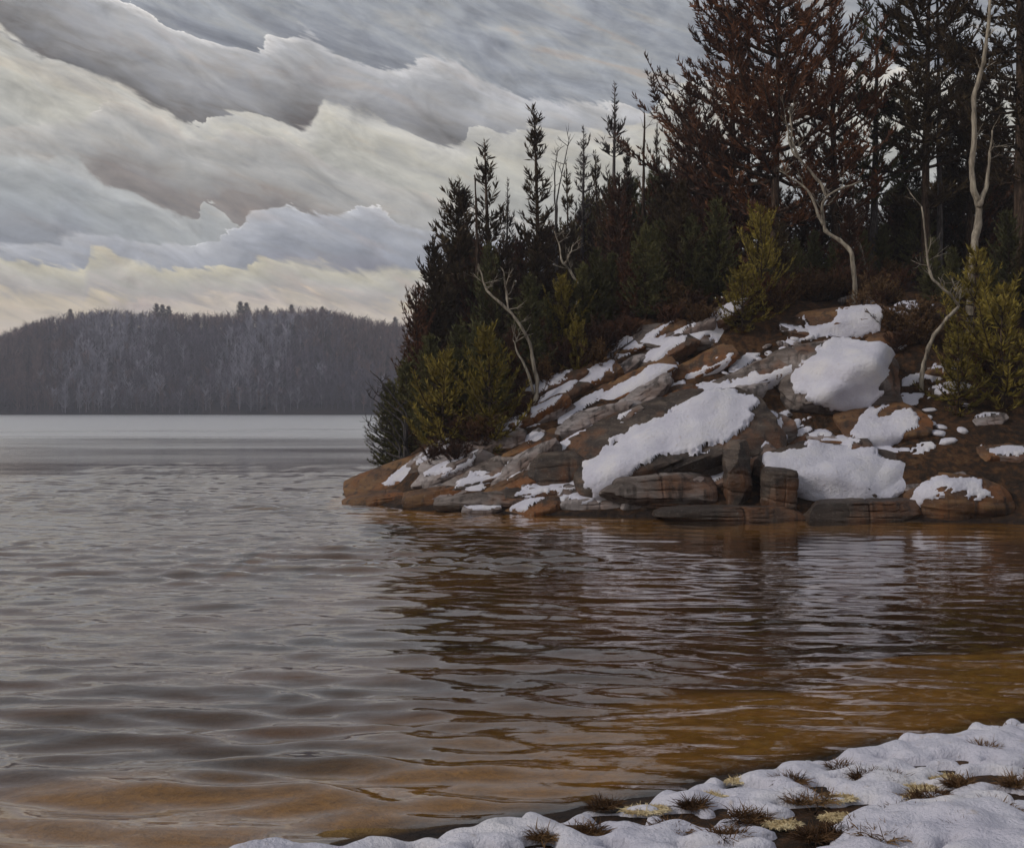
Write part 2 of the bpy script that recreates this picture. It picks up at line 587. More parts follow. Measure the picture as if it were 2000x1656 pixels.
def hill_shore(x):
    return YS + 6 * np.sin(x * 0.013) + 3 * np.sin(x * 0.041 + 1)


def hill_h(x, y):
    px = x / YC * F + CX
    cp = np.interp(px, [c[0] for c in CREST], [c[1] for c in CREST])
    top = CAMZ + (HY - cp) / F * YC - TREE_H
    shore = hill_shore(x)
    t = np.clip((y - shore) / (YC - YS), -0.2, 1.0)
    up = np.where(t > 0, np.sin(np.clip(t, 0, 1) * math.pi / 2) ** 0.9, t * 0.6)
    back = 1 - 0.25 * sstep(y, YC + 10, YC + 170)
    return top * up * back + np.where(t > 0, vnoise(x * 0.05, y * 0.05, 9) * 1.0, 0) + np.where(t < 0, -1.0, 0.4)


def m_hill(q, b, out):
    geo = q.n('ShaderNodeNewGeometry')
    n = q.noise(geo.outputs['Position'], 0.05, 5)
    q.put(b.inputs['Base Color'], q.ramp(n, [(0.3, (0.016, 0.013, 0.014, 1)), (0.6, (0.030, 0.022, 0.021, 1)), (0.8, (0.05, 0.034, 0.028, 1))]))


hx = np.linspace(-640, 640, 260)
hy = np.concatenate([np.linspace(484, 600, 34), np.linspace(612, 760, 8)])
V, Fc = grid_mesh(hx, hy, hill_h)
tag(obj('hill', mesh_np('hill', V, Fc, material('hill_floor', m_hill, 0.9, 0.1))), kind='structure')


# ------------------------------------------------------------------ water
def wave_h(x, y):
    r = np.random.default_rng(21)
    out = np.zeros_like(x)
    wob = 0.6 * vnoise(x * 0.16, y * 0.22, 11)
    step = 0.050 + 0.0042 * np.maximum(0, y - 8)
    for k in range(15):
        lam = 0.30 * 1.10 ** k                                   # 0.3 to 1.1 m wavelets, crests across the view
        a = R(90 + r.normal(-6, 9))
        ph = r.uniform(0, 6.28)
        kk = 2 * math.pi / lam
        arg = kk * (x * math.cos(a) + y * math.sin(a)) + ph + wob * (1.6 + 0.5 * r.random()) + 1.5 * np.sin(x * (1.0 + 1.6 * r.random()) + ph) + 0.8 * np.sin(x * (2.5 + 2.0 * r.random()) + y * 0.6 + ph * 2)
        out += lam * 0.0125 * (np.sin(arg) - 0.30 * np.cos(2 * arg)) * sstep(lam / step, 2.6, 4.5)
    out += 0.010 * np.sin(x * 0.25 + y * 2.3 + wob) + 0.012 * np.sin(-x * 0.2 + y * 1.6 + 2 * wob)
    gust = 0.62 + 0.55 * np.clip(vnoise(x * 0.35 + 3, y * 0.75, 13) + 0.5 * vnoise(x * 0.10, y * 0.2, 14), -1, 1)
    lee = 1 - 0.66 * sstep(x - 0.12 * (y - 20), -2.5, 5.0)          # calmer under the headland
    return out * np.clip(gust, 0.42, 1.2) * lee * 1.15


wy = [5.6]
while wy[-1] < 60:
    wy.append(wy[-1] + 0.050 + 0.0042 * max(0, wy[-1] - 8))
while wy[-1] < 515:
    wy.append(wy[-1] * 1.03)
wy = np.array(wy)
wx = axis_lines(-19, 19, 0.13, -660, 660, 1.12)


def water_h(x, y):
    near = 1 - sstep(y, 38, 75)
    ax = 1 - sstep(np.abs(x), 18, 26)
    return wave_h(x, y) * near * ax


V, Fc = grid_mesh(wx, wy, water_h)
wm = bpy.data.materials.new('lake_water')
wm.use_nodes = True
wm.node_tree.nodes.clear()
q = G(wm.node_tree)
geo = q.n('ShaderNodeNewGeometry')
pos = geo.outputs['Position']
pm = q.mapping(pos, (0.30, 1.0, 1.0), (0, 0, R(-5)))
w1 = q.noise(pm, 1.5, 3, 0.5, 0.4)
w2 = q.noise(pm, 5.0, 3, 0.5, 0.3)
w4 = q.noise(q.mapping(pos, (0.012, 0.055, 1.0)), 1.0, 4, 0.6)
w3 = q.noise(q.mapping(pos, (0.10, 0.22, 1.0), (0, 0, R(-4))), 0.6, 3, 0.5)
hh = q.m('ADD', q.m('MULTIPLY', w1, 0.75), q.m('MULTIPLY', w2, 0.32))
spx = q.n('ShaderNodeSeparateXYZ')
q.put(spx.inputs[0], pos)
hh = q.m('MULTIPLY', hh, q.m('MULTIPLY', q.mr(w3, 0.35, 0.65, 0.35, 1.0), q.mr(spx.outputs[0], -3.0, 5.0, 1.0, 0.55)))
bn = q.n('ShaderNodeBump')
bn.inputs['Strength'].default_value = 0.30
bn.inputs['Distance'].default_value = 0.11
q.put(bn.inputs['Height'], hh)
lw = q.n('ShaderNodeLayerWeight')
lw.inputs['Blend'].default_value = 0.5
wm.node_tree.links.new(bn.outputs[0], lw.inputs['Normal'])
frs = q.m('MULTIPLY_ADD', q.m('POWER', lw.outputs['Facing'], 3.2), 0.95, 0.05)
gl = q.n('ShaderNodeBsdfGlossy')
spw = q.n('ShaderNodeSeparateXYZ')
q.put(spw.inputs[0], pos)
# the open lake beyond the point is ruffled by wind: wavelets too small to see one by one
q.put(gl.inputs['Roughness'], q.mr(q.m('MULTIPLY_ADD', w4, 190.0, q.m('SUBTRACT', spw.outputs[1], 75.0)), 40.0, 170.0, 0.025, 0.34))
gl.inputs['Color'].default_value = (0.96, 0.95, 0.95, 1)
wm.node_tree.links.new(bn.outputs[0], gl.inputs['Normal'])
tr = q.n('ShaderNodeBsdfTransparent')
tr.inputs['Color'].default_value = (0.88, 0.78, 0.60, 1)
mx = q.n('ShaderNodeMixShader')
wm.node_tree.links.new(frs, mx.inputs[0])
wm.node_tree.links.new(tr.outputs[0], mx.inputs[1])
wm.node_tree.links.new(gl.outputs[0], mx.inputs[2])
wout = q.n('ShaderNodeOutputMaterial')
wm.node_tree.links.new(mx.outputs[0], wout.inputs[0])
tag(obj('water', mesh_np('water', V, Fc, wm)), kind='structure')


# ------------------------------------------------------------------ far forest
def quads_to(name, Vs, Fs, mat, cols=None):
    me = mesh_np(name, np.concatenate(Vs), np.concatenate(Fs), mat, smooth=False)
    if cols is not None:
        at = me.color_attributes.new('tint', 'FLOAT_COLOR', 'POINT')
        at.data.foreach_set('color', np.concatenate(cols).astype(np.float32).ravel())
    return me


def far_bare_tree(r, H):
    """thin trunk and a brush of upright twigs; quads"""
    P0, P1, W = [(0, 0, 0)], [(r.normal(0, .25), r.normal(0, .25), H * 0.85)], [0.16]
    n = 26
    for k in range(n):
        z = H * r.uniform(0.25, 0.85)
        a = r.uniform(0, 6.28)
        ln = H * r.uniform(0.14, 0.34) * (1.25 - z / H)
        up = ln * r.uniform(0.8, 1.7)
        P0.append((0, 0, z))
        P1.append((math.cos(a) * ln, math.sin(a) * ln, z + up))
        W.append(r.uniform(0.07, 0.17))
    P0, P1, W = np.array(P0), np.array(P1), np.array(W)[:, None]
    D = P1 - P0
    side = np.stack([r.normal(1, .3, len(P0)), r.normal(0, .5, len(P0)), np.zeros(len(P0))], 1)
    side /= np.linalg.norm(side, axis=1)[:, None]
    V = np.stack([P0 - side * W, P0 + side * W, P1 + side * W * 0.4, P1 - side * W * 0.4], 1).reshape(-1, 3)
    Fq = np.arange(len(P0) * 4).reshape(-1, 4)
    return V, Fq


def far_conifer(r, H):
    Vv, Ff = [], []
    n = 9
    for k in range(n):
        z = H * (0.08 + 0.86 * k / (n - 1))
        rad = H * 0.17 * (1.02 - z / H)
        for j in range(6):
            a = r.uniform(0, 6.28)
            c, s = math.cos(a), math.sin(a)
            ln = rad * r.uniform(0.7, 1.2)
            wd = rad * 0.4
            dz = -0.25 * ln
            Vv += [(0, 0, z + H * 0.07), (c * ln * .6 - s * wd, s * ln * .6 + c * wd, z), (c * ln, s * ln, z + dz), (c * ln * .6 + s * wd, s * ln * .6 - c * wd, z)]
    V = np.array(Vv)
    return V, np.arange(len(V)).reshape(-1, 4)


def m_far(q, b, out):
    at = q.n('ShaderNodeAttribute', attribute_name='tint')
    q.put(b.inputs['Base Color'], at.outputs['Color'])


FAR = material('far_forest', m_far, 0.9, 0.05)
r = np.random.default_rng(5)
bare = [far_bare_tree(r, 9.5) for _ in range(8)]
cons = [far_conifer(r, 9.5) for _ in range(4)]
Vs, Fs, Cs, off = [], [], [], 0
NT = 7800
tx = np.concatenate([r.uniform(-285, 60, 5600), r.uniform(-630, 630, NT - 5600)])
ts = hill_shore(tx) + 0.5
ty = ts + (YC + 14 - ts) * r.random(NT) ** 1.6
tz = hill_h(tx, ty)
patch = vnoise(tx * 0.035, ty * 0.05, 31)
patch2 = vnoise(tx * 0.09, ty * 0.02, 32)
for k in range(NT):
    hfrac = (ty[k] - YS) / (YC - YS)
    kind = r.random()
    p = patch[k] + 0.3 * r.normal()
    if (hfrac > 0.93 and kind < 0.5) or (hfrac <= 0.93 and kind < 0.16):
        V0, F0 = cons[r.integers(4)]
        c = np.array([0.032, 0.029, 0.038]) * r.uniform(0.7, 1.5)
        sc = r.uniform(0.7, 1.12)
    else:
        V0, F0 = bare[r.integers(8)]
        sc = r.uniform(0.75, 1.15)
        if patch2[k] + 0.35 * r.normal() > 0.45 and hfrac < 0.75:
            c = np.array([0.31, 0.30, 0.37]) * r.uniform(0.7, 1.2)        # pale grey poplar trunks
        elif p > -0.1:
            c = np.array([0.17, 0.115, 0.11]) * r.uniform(0.6, 1.3)        # russet twigs
        else:
            c = np.array([0.135, 0.115, 0.155]) * r.uniform(0.6, 1.3)        # purple grey twigs
    a = r.uniform(0, 6.28)
    ca, sa = math.cos(a), math.sin(a)
    W = np.stack([(V0[:, 0] * ca - V0[:, 1] * sa) * sc * 1.15 + tx[k], (V0[:, 0] * sa + V0[:, 1] * ca) * sc * 1.15 + ty[k], V0[:, 2] * sc + tz[k] - 0.3], 1)
    Vs.append(W)
    Fs.append(F0 + off)
    Cs.append(np.tile(np.append(c, 1.0), (len(W), 1)))
    off += len(W)
tag(obj('distant_forest', quads_to('distant_forest', Vs, Fs, FAR, Cs)), 'bare grey and russet woods covering the hill across the lake', 'forest', kind='stuff')

# ------------------------------------------------------------------ rocks
_n = 20


def _cube_sphere(n):
    vid, Vv, Ff = {}, [], []

    def vert(p):
        k = tuple(int(round(c * n)) for c in p)
        if k not in vid:
            vid[k] = len(Vv)
            Vv.append(p)
        return vid[k]
    for axis in range(3):
        for sgn in (-1, 1):
            for i in range(n):
                for j in range(n):
                    qd = []
                    for (a, b) in ((i, j), (i + 1, j), (i + 1, j + 1), (i, j + 1)):
                        p = [0, 0, 0]
                        p[axis] = sgn
                        p[(axis + 1) % 3] = 2 * a / n - 1
                        p[(axis + 2) % 3] = 2 * b / n - 1
                        qd.append(vert(p))
                    Ff.append(qd if sgn > 0 else qd[::-1])
    Vv = np.array(Vv, dtype=float)
    Vv = np.tan(Vv * math.pi / 4)
    return Vv / np.linalg.norm(Vv, axis=1)[:, None], np.array(Ff)


CS = {n: _cube_sphere(n) for n in (6, 10, 16, 30)}


def rock_shape(half, seed, n=30, power=8.0, cuts=9, rough=0.06, cutmin=0.72, cracks=True):
    D, Ff = CS[n]
    r = np.random.default_rng(seed)
    a = np.array(half)
    P = D / (np.sum(np.abs(D / a) ** power, axis=1) ** (1 / power))[:, None]
    for k in range(cuts):
        nn = r.normal(0, 1, 3) / a ** 0.5
        nn /= np.linalg.norm(nn)
        sup = np.abs(nn * a).sum()
        o = np.linalg.norm(nn * a) * r.uniform(cutmin, 1.0) * (1.10 if power > 3 else 1.0)
        pr = P @ nn
        f = np.where(pr > o, o / np.maximum(pr, 1e-6), 1.0)
        P = P * f[:, None]
    m = float(np.mean(a))
    out = []
    for p, d in zip(P, D):
        v = Vector(p)
        e = mnoise.fractal(v * (1.1 / m) + Vector((seed * 7.3, 0, 0)), 0.9, 2.1, 4)
        zz = p[2] / (a[2] + 1e-6) * 2.2 + 0.35 * mnoise.noise(v * (0.7 / m)) + seed * 0.37
        st = abs((zz % 1.0) - 0.5) * 2.0
        s = min(st * 4.0, 1.0) - 1.0                                     # recessed bedding cracks
        cr = mnoise.noise(Vector((p[0] * 1.6 / m + seed, p[1] * 0.5 / m, 3.1)))
        s2 = -max(0.0, 1.0 - abs(cr) * 12.0)                               # upright joints
        out.append(p + d * (m * rough * (1.1 * e + (1.3 * s + 1.0 * s2 if cracks else 0.0))))
    return np.array(out), Ff


def spin(P, roll, lean, yaw):
    M = np.array(Matrix.Rotation(R(yaw), 3, 'Z') @ Matrix.Rotation(R(-roll), 3, 'Y') @ Matrix.Rotation(R(lean), 3, 'X'))
    return P @ M.T


def poly_dist(px, py, poly):
    return signed_dist(np.stack([px, py], 1), np.array(poly, dtype=float))


def snow_on(target_bvh, poly, thick, seed, step=2.4, edge_m=0.07, wob=4.5, mat=None):
    """a drift lying on a surface: traced outline, real thickness, rounded lip"""
    pl = np.array(poly, dtype=float)
    x0, y0 = pl.min(0) - step
    x1, y1 = pl.max(0) + step
    xs = np.arange(x0, x1 + step, step)
    ys = np.arange(y0, y1 + step, step)
    X, Yp = np.meshgrid(xs, ys)
    nx, ny = len(xs), len(ys)
    dp = poly_dist(X.ravel(), Yp.ravel(), pl)
    u_, v_ = X.ravel() * 0.88 - Yp.ravel() * 0.47, X.ravel() * 0.47 + Yp.ravel() * 0.88      # ragged along the bedding
    dp = dp + 3.5 + wob * vnoise(u_ * 0.05, v_ * 0.12, seed) + wob * 0.9 * vnoise(u_ * 0.13, v_ * 0.3, seed + 1) + wob * 0.5 * vnoise(u_ * 0.4, v_ * 0.5, seed + 4) - 26 * np.clip(vnoise(u_ * 0.028, v_ * 0.085, seed + 6) - 0.62, 0, 1)
    cam_o = Vector((0, 0, CAMZ))
    H = np.full((nx * ny, 3), np.nan)
    Nn = np.zeros((nx * ny, 3))
    for i in np.nonzero(dp > -2 * step)[0]:
        d = Vector(((X.flat[i] - CX) / F, 1.0, (HY - Yp.flat[i]) / F)).normalized()
        loc, nor, _, _ = target_bvh.ray_cast(cam_o, d)
        if loc is not None:
            H[i] = loc
            Nn[i] = nor
    ok = ~np.isnan(H[:, 0])
    if ok.sum() < 9:
        return None
    ymed = np.nanmedian(H[:, 1])
    px2m = ymed / F
    okg = ok.reshape(ny, nx)
    # steps from the nearest missing sample: round the drift off at silhouettes too
    lev = np.zeros((ny, nx))
    cur = okg.copy()
    for k in range(10):
        lev += cur
        nb = cur.copy()
        nb[1:, :] &= cur[:-1, :]
        nb[:-1, :] &= cur[1:, :]
        nb[:, 1:] &= cur[:, :-1]
        nb[:, :-1] &= cur[:, 1:]
        nb[0, :] = nb[-1, :] = False
        nb[:, 0] = nb[:, -1] = False
        cur = nb
    dm = np.minimum(dp, (lev.ravel() - 1) * step) * px2m
    t = np.clip(dm / edge_m, 0, 1)
    th = thick * np.sqrt(1 - (1 - t) ** 2) * (0.75 + 0.30 * vnoise(H[:, 0] * 2.2, H[:, 2] * 2.6 + H[:, 1], seed + 2) + 0.16 * vnoise(H[:, 0] * 6.0, H[:, 2] * 7.0, seed + 3) + 0.7 * np.abs(vnoise(H[:, 0] * 1.1 + H[:, 2] * 0.6, H[:, 2] * 3.4 - H[:, 0] * 1.7, seed + 5)) - 0.25) - 0.03 * (dm <= 0.001)
    # smoothed normals
    Ns = Nn.reshape(ny, nx, 3)
    for _ in range(4):
        A = Ns.copy()
        A[1:] += Ns[:-1]
        A[:-1] += Ns[1:]
        A[:, 1:] += Ns[:, :-1]
        A[:, :-1] += Ns[:, 1:]
        Ns = A / np.maximum(np.linalg.norm(A, axis=2, keepdims=True), 1e-6)
    Nf = Ns.reshape(-1, 3)
    # the drift bridges cracks of the rock below it
    Hg = H.reshape(ny, nx, 3).copy()
    okf = okg[..., None].astype(float)
    for _ in range(14):
        A = np.nan_to_num(Hg) * okf
        C = okf.copy()
        A2, C2 = A.copy(), C.copy()
        A2[1:] += A[:-1]; C2[1:] += C[:-1]
        A2[:-1] += A[1:]; C2[:-1] += C[1:]
        A2[:, 1:] += A[:, :-1]; C2[:, 1:] += C[:, :-1]
        A2[:, :-1] += A[:, 1:]; C2[:, :-1] += C[:, 1:]
        Hg = np.where(okf > 0, A2 / np.maximum(C2, 1), np.nan)
    bl = np.clip(dm / (edge_m * 1.2), 0, 1)[:, None]
    H = H * (1 - bl) + Hg.reshape(-1, 3) * bl
    P = H + (Nf * 0.75 + np.array([0, -0.05, 0.35])) * th[:, None]
    use = ok & (dm > -1.2 * step * px2m)
    idx = -np.ones(nx * ny, dtype=int)
    idx[use] = np.arange(use.sum())
    i = np.arange((ny - 1) * (nx - 1))
    rr, cc = i // (nx - 1), i % (nx - 1)
    v0 = rr * nx + cc
    qd = np.stack([v0 + nx, v0 + nx + 1, v0 + 1, v0], 1)
    good = use[qd].all(1)
    # no sheets stretched across a depth step
    yq = np.nan_to_num(H[:, 1])[qd]
    good &= (yq.max(1) - yq.min(1)) < max(0.5, step * px2m * 9)
    qd = idx[qd[good]]
    if len(qd) < 4:
        return None
    P = P[use]
    lab = np.arange(len(P))
    for _ in range(400):                       # keep the largest connected drift only
        mn = lab[qd].min(1)
        new = lab.copy()
        np.minimum.at(new, qd.ravel(), np.repeat(mn, 4))
        new = new[new]
        if (new == lab).all():
            break
        lab = new
    fl = lab[qd[:, 0]]
    best = np.bincount(fl).argmax()
    qd = qd[fl == best]
    if len(qd) < 12:
        return None
    used = np.unique(qd)
    re = -np.ones(len(P), dtype=int)
    re[used] = np.arange(len(used))
    return P[used], re[qd]


def add_snow(parent_obj, bvh, poly, thick, seed, **kw):
    rs = snow_on(bvh, poly, thick, seed, **kw)
    if rs is None:
        return None
    P, Fq = rs
    P = P - np.array(parent_obj.location)
    o = obj('snow_cap', mesh_np('snow_cap', P, Fq, SNOW), parent_obj)
    return o


rock_id = [0]


def rock(name, label, cat, cx, cy, w, h, depth, roll, lean, mat, snows=(), yaw=0, power=9.0, cuts=10, rough=0.045, back=0.35, n=30, group=None, thick=0.12, Y=None, cutmin=0.72):
    rock_id[0] += 1
    seed = rock_id[0] * 13 + 1
    if Y is None:
        hp = hit_ground(cx, cy)
        Y = hp.y + back
    c = wpos(cx, cy, Y)
    if n == 30:
        w, h = w * 1.10, h * 1.10
    hz = h / 2 * Y / F
    sl, cl = math.sin(R(abs(lean))), math.cos(R(lean))
    hc = min(depth / 2, 0.55 * hz / max(sl, 0.05))
    half = (w / 2 * Y / F, hc, (hz - hc * sl) / cl)
    P, Ff = rock_shape(half, seed, n, power, cuts, rough, cutmin)
    P = spin(P, roll, lean, yaw)
    me = mesh_np(name, P, Ff, mat)
    if power > 3:
        me.set_sharp_from_angle(angle=R(32))
    o = obj(name, me, None, c)
    tag(o, label, cat, group)
    if snows:
        P2, _ = rock_shape(half, seed, n, power, cuts, rough, cutmin, cracks=False)
        P2 = spin(P2, roll, lean, yaw)
        bv = BVHTree.FromPolygons([tuple(p) for p in (P2 + np.array(c))], Ff.tolist())
        for k, sp in enumerate(snows):
            if sp == 'all':
                continue
            add_snow(o, bv, sp, thick * 0.5, seed * 5 + k)
    return o


# the outcrop, from the water up
rock('rock_slab', 'large brown rock slab draped with the longest snow drift above the waterline', 'rock', 1312, 885, 372, 215, 3.4, 21, 30, ROCK_DARK,
     [[(1138, 908), (1175, 872), (1230, 846), (1285, 828), (1330, 788), (1372, 770), (1440, 764), (1482, 786), (1450, 832), (1412, 862), (1352, 884), (1290, 896),
       (1240, 910), (1206, 930), (1192, 972), (1170, 984), (1146, 952)]], thick=0.22, cutmin=0.8)
rock('rock_block', 'tall brown rock block with columnar face and a thick bright snow cap', 'rock', 1632, 762, 226, 215, 3.2, 12, 24, ROCK,
     [[(1545, 742), (1572, 710), (1600, 682), (1642, 656), (1690, 658), (1742, 650), (1752, 680), (1732, 720), (1722, 770), (1692, 802), (1640, 802), (1590, 788), (1548, 764)]], thick=0.26, cutmin=0.8)
rock('rock_slab', 'broad rock slab whose ridged snow fan reaches down near the water', 'rock', 1642, 940, 318, 140, 2.6, -6, 32, ROCK_DARK,
     [[(1490, 892), (1560, 876), (1640, 858), (1702, 888), (1752, 904), (1792, 930), (1782, 962), (1722, 980), (1664, 996), (1632, 980), (1552, 986), (1530, 962), (1497, 922)]], thick=0.24, cutmin=0.8)
rock('boulder', 'rounded rust brown boulder at the water edge with a snow crescent on top', 'boulder', 1868, 985, 186, 128, 2.2, -4, 10, ROCK_RUST,
     [[(1778, 974), (1800, 942), (1858, 930), (1915, 944), (1940, 972), (1905, 968), (1852, 956), (1812, 972), (1782, 990)]], power=2.6, cuts=5, rough=0.05, thick=0.14)
rock('rock_slab', 'sloping grey slab with patchy blue snow beside the columnar block', 'rock', 1728, 848, 166, 118, 1.8, 8, 34, ROCK_RUST,
     [[(1662, 842), (1700, 802), (1742, 790), (1792, 808), (1790, 832), (1762, 852), (1750, 872), (1792, 886), (1722, 897), (1690, 872)]], thick=0.12)
rock('rock_pillar', 'tall upright brown rock pillar standing at the lake margin', 'rock', 1441, 935, 46, 140, 0.8, 2, 4, ROCK_DARK, power=9, cuts=8, rough=0.05, back=-0.75)
rock('rock_pillar', 'short brown rock pillar next to the tall one', 'rock', 1520, 965, 60, 96, 0.8, -3, 3, ROCK_DARK, power=8, cuts=8, rough=0.05, back=-0.5)
rock('rock_block', 'pointed rock with a draped snow cape above the tall brown pillar', 'rock', 1490, 850, 112, 104, 1.7, 18, 28, ROCK,
     [[(1432, 850), (1462, 812), (1506, 792), (1520, 790), (1520, 822), (1536, 850), (1512, 872), (1482, 884), (1468, 856), (1450, 848)]], thick=0.16)
rock('rock_slab', 'blue shaded snow shelf slab between the long drift and the columnar block', 'rock', 1455, 752, 250, 84, 2.0, 22, 40, ROCK,
     [[(1345, 778), (1400, 758), (1450, 736), (1520, 722), (1556, 702), (1550, 728), (1520, 768), (1494, 790), (1452, 770), (1400, 764)]], thick=0.12)
rock('rock_slab', 'uppermost lilac snow slab under the leaning birches', 'rock', 1648, 640, 206, 104, 2.4, 8, 36, ROCK_RUST,
     [[(1608, 598), (1660, 592), (1722, 602), (1718, 640), (1690, 652), (1640, 668), (1580, 672), (1556, 652), (1572, 624), (1600, 632), (1630, 628)]], thick=0.10)
rock('rock_slab', 'flat topped pinkish slab with a brown bare hollow below the dark spruces', 'rock', 1346, 668, 196, 100, 2.2, 10, 36, ROCK,
     [[(1256, 662), (1300, 656), (1345, 652), (1400, 628), (1434, 622), (1438, 650), (1416, 690), (1404, 676), (1400, 652), (1340, 672), (1300, 716), (1262, 722), (1252, 700)]], thick=0.10)
rock('rock_slab', 'narrow pointed slab with blue white snow above the grey block', 'rock', 1212, 772, 226, 64, 1.7, 27, 38, ROCK_RUST,
     [[(1124, 806), (1170, 776), (1215, 748), (1290, 716), (1322, 714), (1300, 738), (1262, 764), (1222, 790), (1200, 826), (1188, 812), (1150, 812)]], thick=0.12)
rock('rock_slab', 'long tilted ledge with a creamy snow strip at the foot of the crooked birches', 'rock', 1098, 778, 238, 62, 1.7, 31, 36, ROCK_RUST,
     [[(998, 848), (1004, 818), (1042, 788), (1082, 762), (1140, 732), (1198, 704), (1192, 726), (1124, 772), (1062, 792), (1046, 822), (1034, 846), (1018, 852)]], thick=0.12)
rock('rock_slab', 'slender tan ledge between the creamy strip and the pinkish slab', 'rock', 1208, 733, 168, 44, 1.3, 31, 36, ROCK_GREY,
     [[(1148, 774), (1158, 754), (1200, 728), (1256, 704), (1262, 716), (1212, 740), (1172, 766)]], thick=0.08)
rock('rock_slab', 'warm grey sloping slab with rose tinted thin snow', 'rock', 1346, 736, 190, 62, 1.6, 27, 40, ROCK_RUST,
     [[(1258, 790), (1300, 760), (1340, 740), (1400, 706), (1432, 690), (1424, 716), (1372, 744), (1330, 776), (1290, 796)]], thick=0.08)
rock('rock_slab', 'slab with a thin wavering snow line running down towards the point', 'rock', 1190, 845, 270, 70, 1.6, 19, 30, ROCK,
     [[(1062, 886), (1150, 862), (1210, 838), (1262, 810), (1322, 786), (1330, 796), (1270, 824), (1214, 850), (1150, 874), (1066, 898)]], thick=0.10)
rock('rock_block', 'smooth blue grey block of bare stone amid snowy ledges', 'rock', 1134, 838, 66, 56, 1.0, 8, 20, ROCK_GREY, power=3.2, cuts=6)
rock('rock_block', 'taupe bare block closing the lower end of the creamy ledge', 'rock', 1006, 866, 54, 60, 1.0, 20, 14, ROCK_GREY, power=4)
rock('rock_slab', 'slim snow topped slab leaning above the low ledge', 'rock', 1026, 876, 108, 42, 1.0, 34, 30, ROCK_GREY,
     [[(984, 902), (1000, 878), (1036, 844), (1062, 846), (1044, 872), (1012, 894)]], thick=0.08)
rock('rock_slab', 'low diagonal ledge with forked snow fingers near the tip of the point', 'rock', 985, 922, 256, 66, 1.6, 14, 30, ROCK,
     [[(872, 948), (900, 930), (960, 926), (1010, 902), (1052, 886), (1086, 878), (1092, 894), (1050, 912), (1018, 926), (980, 944), (910, 962), (902, 946)]], thick=0.10)
rock('rock_slab', 'shelving ledge lined with broken snow behind the low diagonal ledge', 'rock', 930, 900, 190, 44, 1.4, 16, 28, ROCK,
     [[(862, 930), (900, 908), (950, 896), (1000, 878), (1010, 888), (960, 906), (910, 924), (870, 938)]], thick=0.08)
rock('rock_slab', 'orange brown rock at the outer tip of the point with snow strips', 'rock', 772, 938, 190, 70, 2.2, 20, 26, ROCK_RUST,
     [[(736, 952), (780, 922), (828, 890), (846, 886), (846, 898), (810, 922), (768, 948)], [(800, 940), (836, 918), (868, 912), (862, 926), (820, 946)]], thick=0.10)
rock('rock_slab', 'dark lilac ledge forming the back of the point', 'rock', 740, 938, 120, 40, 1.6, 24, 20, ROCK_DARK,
     [[(752, 920), (786, 896), (800, 892), (806, 900), (780, 916), (760, 928)]], thick=0.06, back=0.9)
rock('rock_ledge', 'low ochre ledge dipping into the lake under the tip of the point', 'rock', 760, 972, 170, 30, 1.4, 7, 6, ROCK_RUST, power=4, back=0.1)
rock('rock_ledge', 'flat reddish brown ledge awash below the low diagonal ledge', 'rock', 985, 978, 250, 44, 1.4, 2, 6, ROCK, power=4, back=0.1)
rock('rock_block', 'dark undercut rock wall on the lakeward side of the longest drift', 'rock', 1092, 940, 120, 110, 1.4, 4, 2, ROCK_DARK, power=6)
rock('rock_block', 'weathered tan rock face on the lakeward side of the dark undercut wall', 'rock', 1046, 940, 64, 74, 1.0, 6, 2, ROCK_GREY, power=5)
rock('rock_ledge', 'stepped grey brown ledge beneath the longest snow drift', 'rock', 1282, 962, 210, 70, 1.4, 3, 2, ROCK, power=5, back=-0.1)
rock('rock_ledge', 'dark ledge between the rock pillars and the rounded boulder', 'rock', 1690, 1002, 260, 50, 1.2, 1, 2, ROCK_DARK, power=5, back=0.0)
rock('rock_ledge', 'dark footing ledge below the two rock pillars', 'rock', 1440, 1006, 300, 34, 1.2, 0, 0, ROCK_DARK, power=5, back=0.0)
rock('rock_slab', 'grey slab lying flat beside the kinked birch foot', 'rock', 1760, 617, 86, 32, 1.0, -6, 26, ROCK_GREY,
     [[(1716, 612), (1740, 604), (1790, 608), (1800, 622), (1786, 630), (1730, 618)]], thick=0.06)
rock('boulder', 'small stone with snow top on the landward side of the patchy blue slab', 'boulder', 1780, 850, 40, 32, 0.6, 0, 20, ROCK_GREY, [[(1762, 848), (1780, 838), (1800, 846), (1790, 860), (1768, 862)]], n=10, thick=0.06)
rock('rock_slab', 'small slanting slab with a bright snow rim above the rounded boulder', 'boulder', 1886, 890, 96, 36, 0.9, 22, 26, ROCK_GREY,
     [[(1832, 914), (1862, 890), (1890, 868), (1916, 866), (1918, 880), (1880, 902)]], n=10, thick=0.07)
rock('boulder', 'oval blue grey stone under the olive bushes with a snow cap', 'boulder', 1953, 880, 52, 30, 0.7, -6, 20, ROCK_GREY, [[(1932, 880), (1946, 868), (1974, 872), (1978, 884), (1950, 890)]], n=10, thick=0.06)
for (cx_, cy_, w_, h_) in [(1815, 800, 30, 12), (1808, 816, 26, 14), (1816, 828, 24, 16), (1838, 834, 24, 14), (1834, 846, 34, 16), (1850, 862, 40, 18), (1880, 842, 22, 20), (1888, 792, 16, 14), (1790, 1000, 16, 18), (1796, 990, 16, 12)]:
    rock('stone', 'small snow dusted stone on the rusty bank above the rounded boulder', 'stone', cx_, cy_, w_, h_, 0.35, rng.uniform(-15, 15), 15, SNOW, n=6, power=2.6, cuts=4,
         group='stones on the rusty bank', back=0.0)
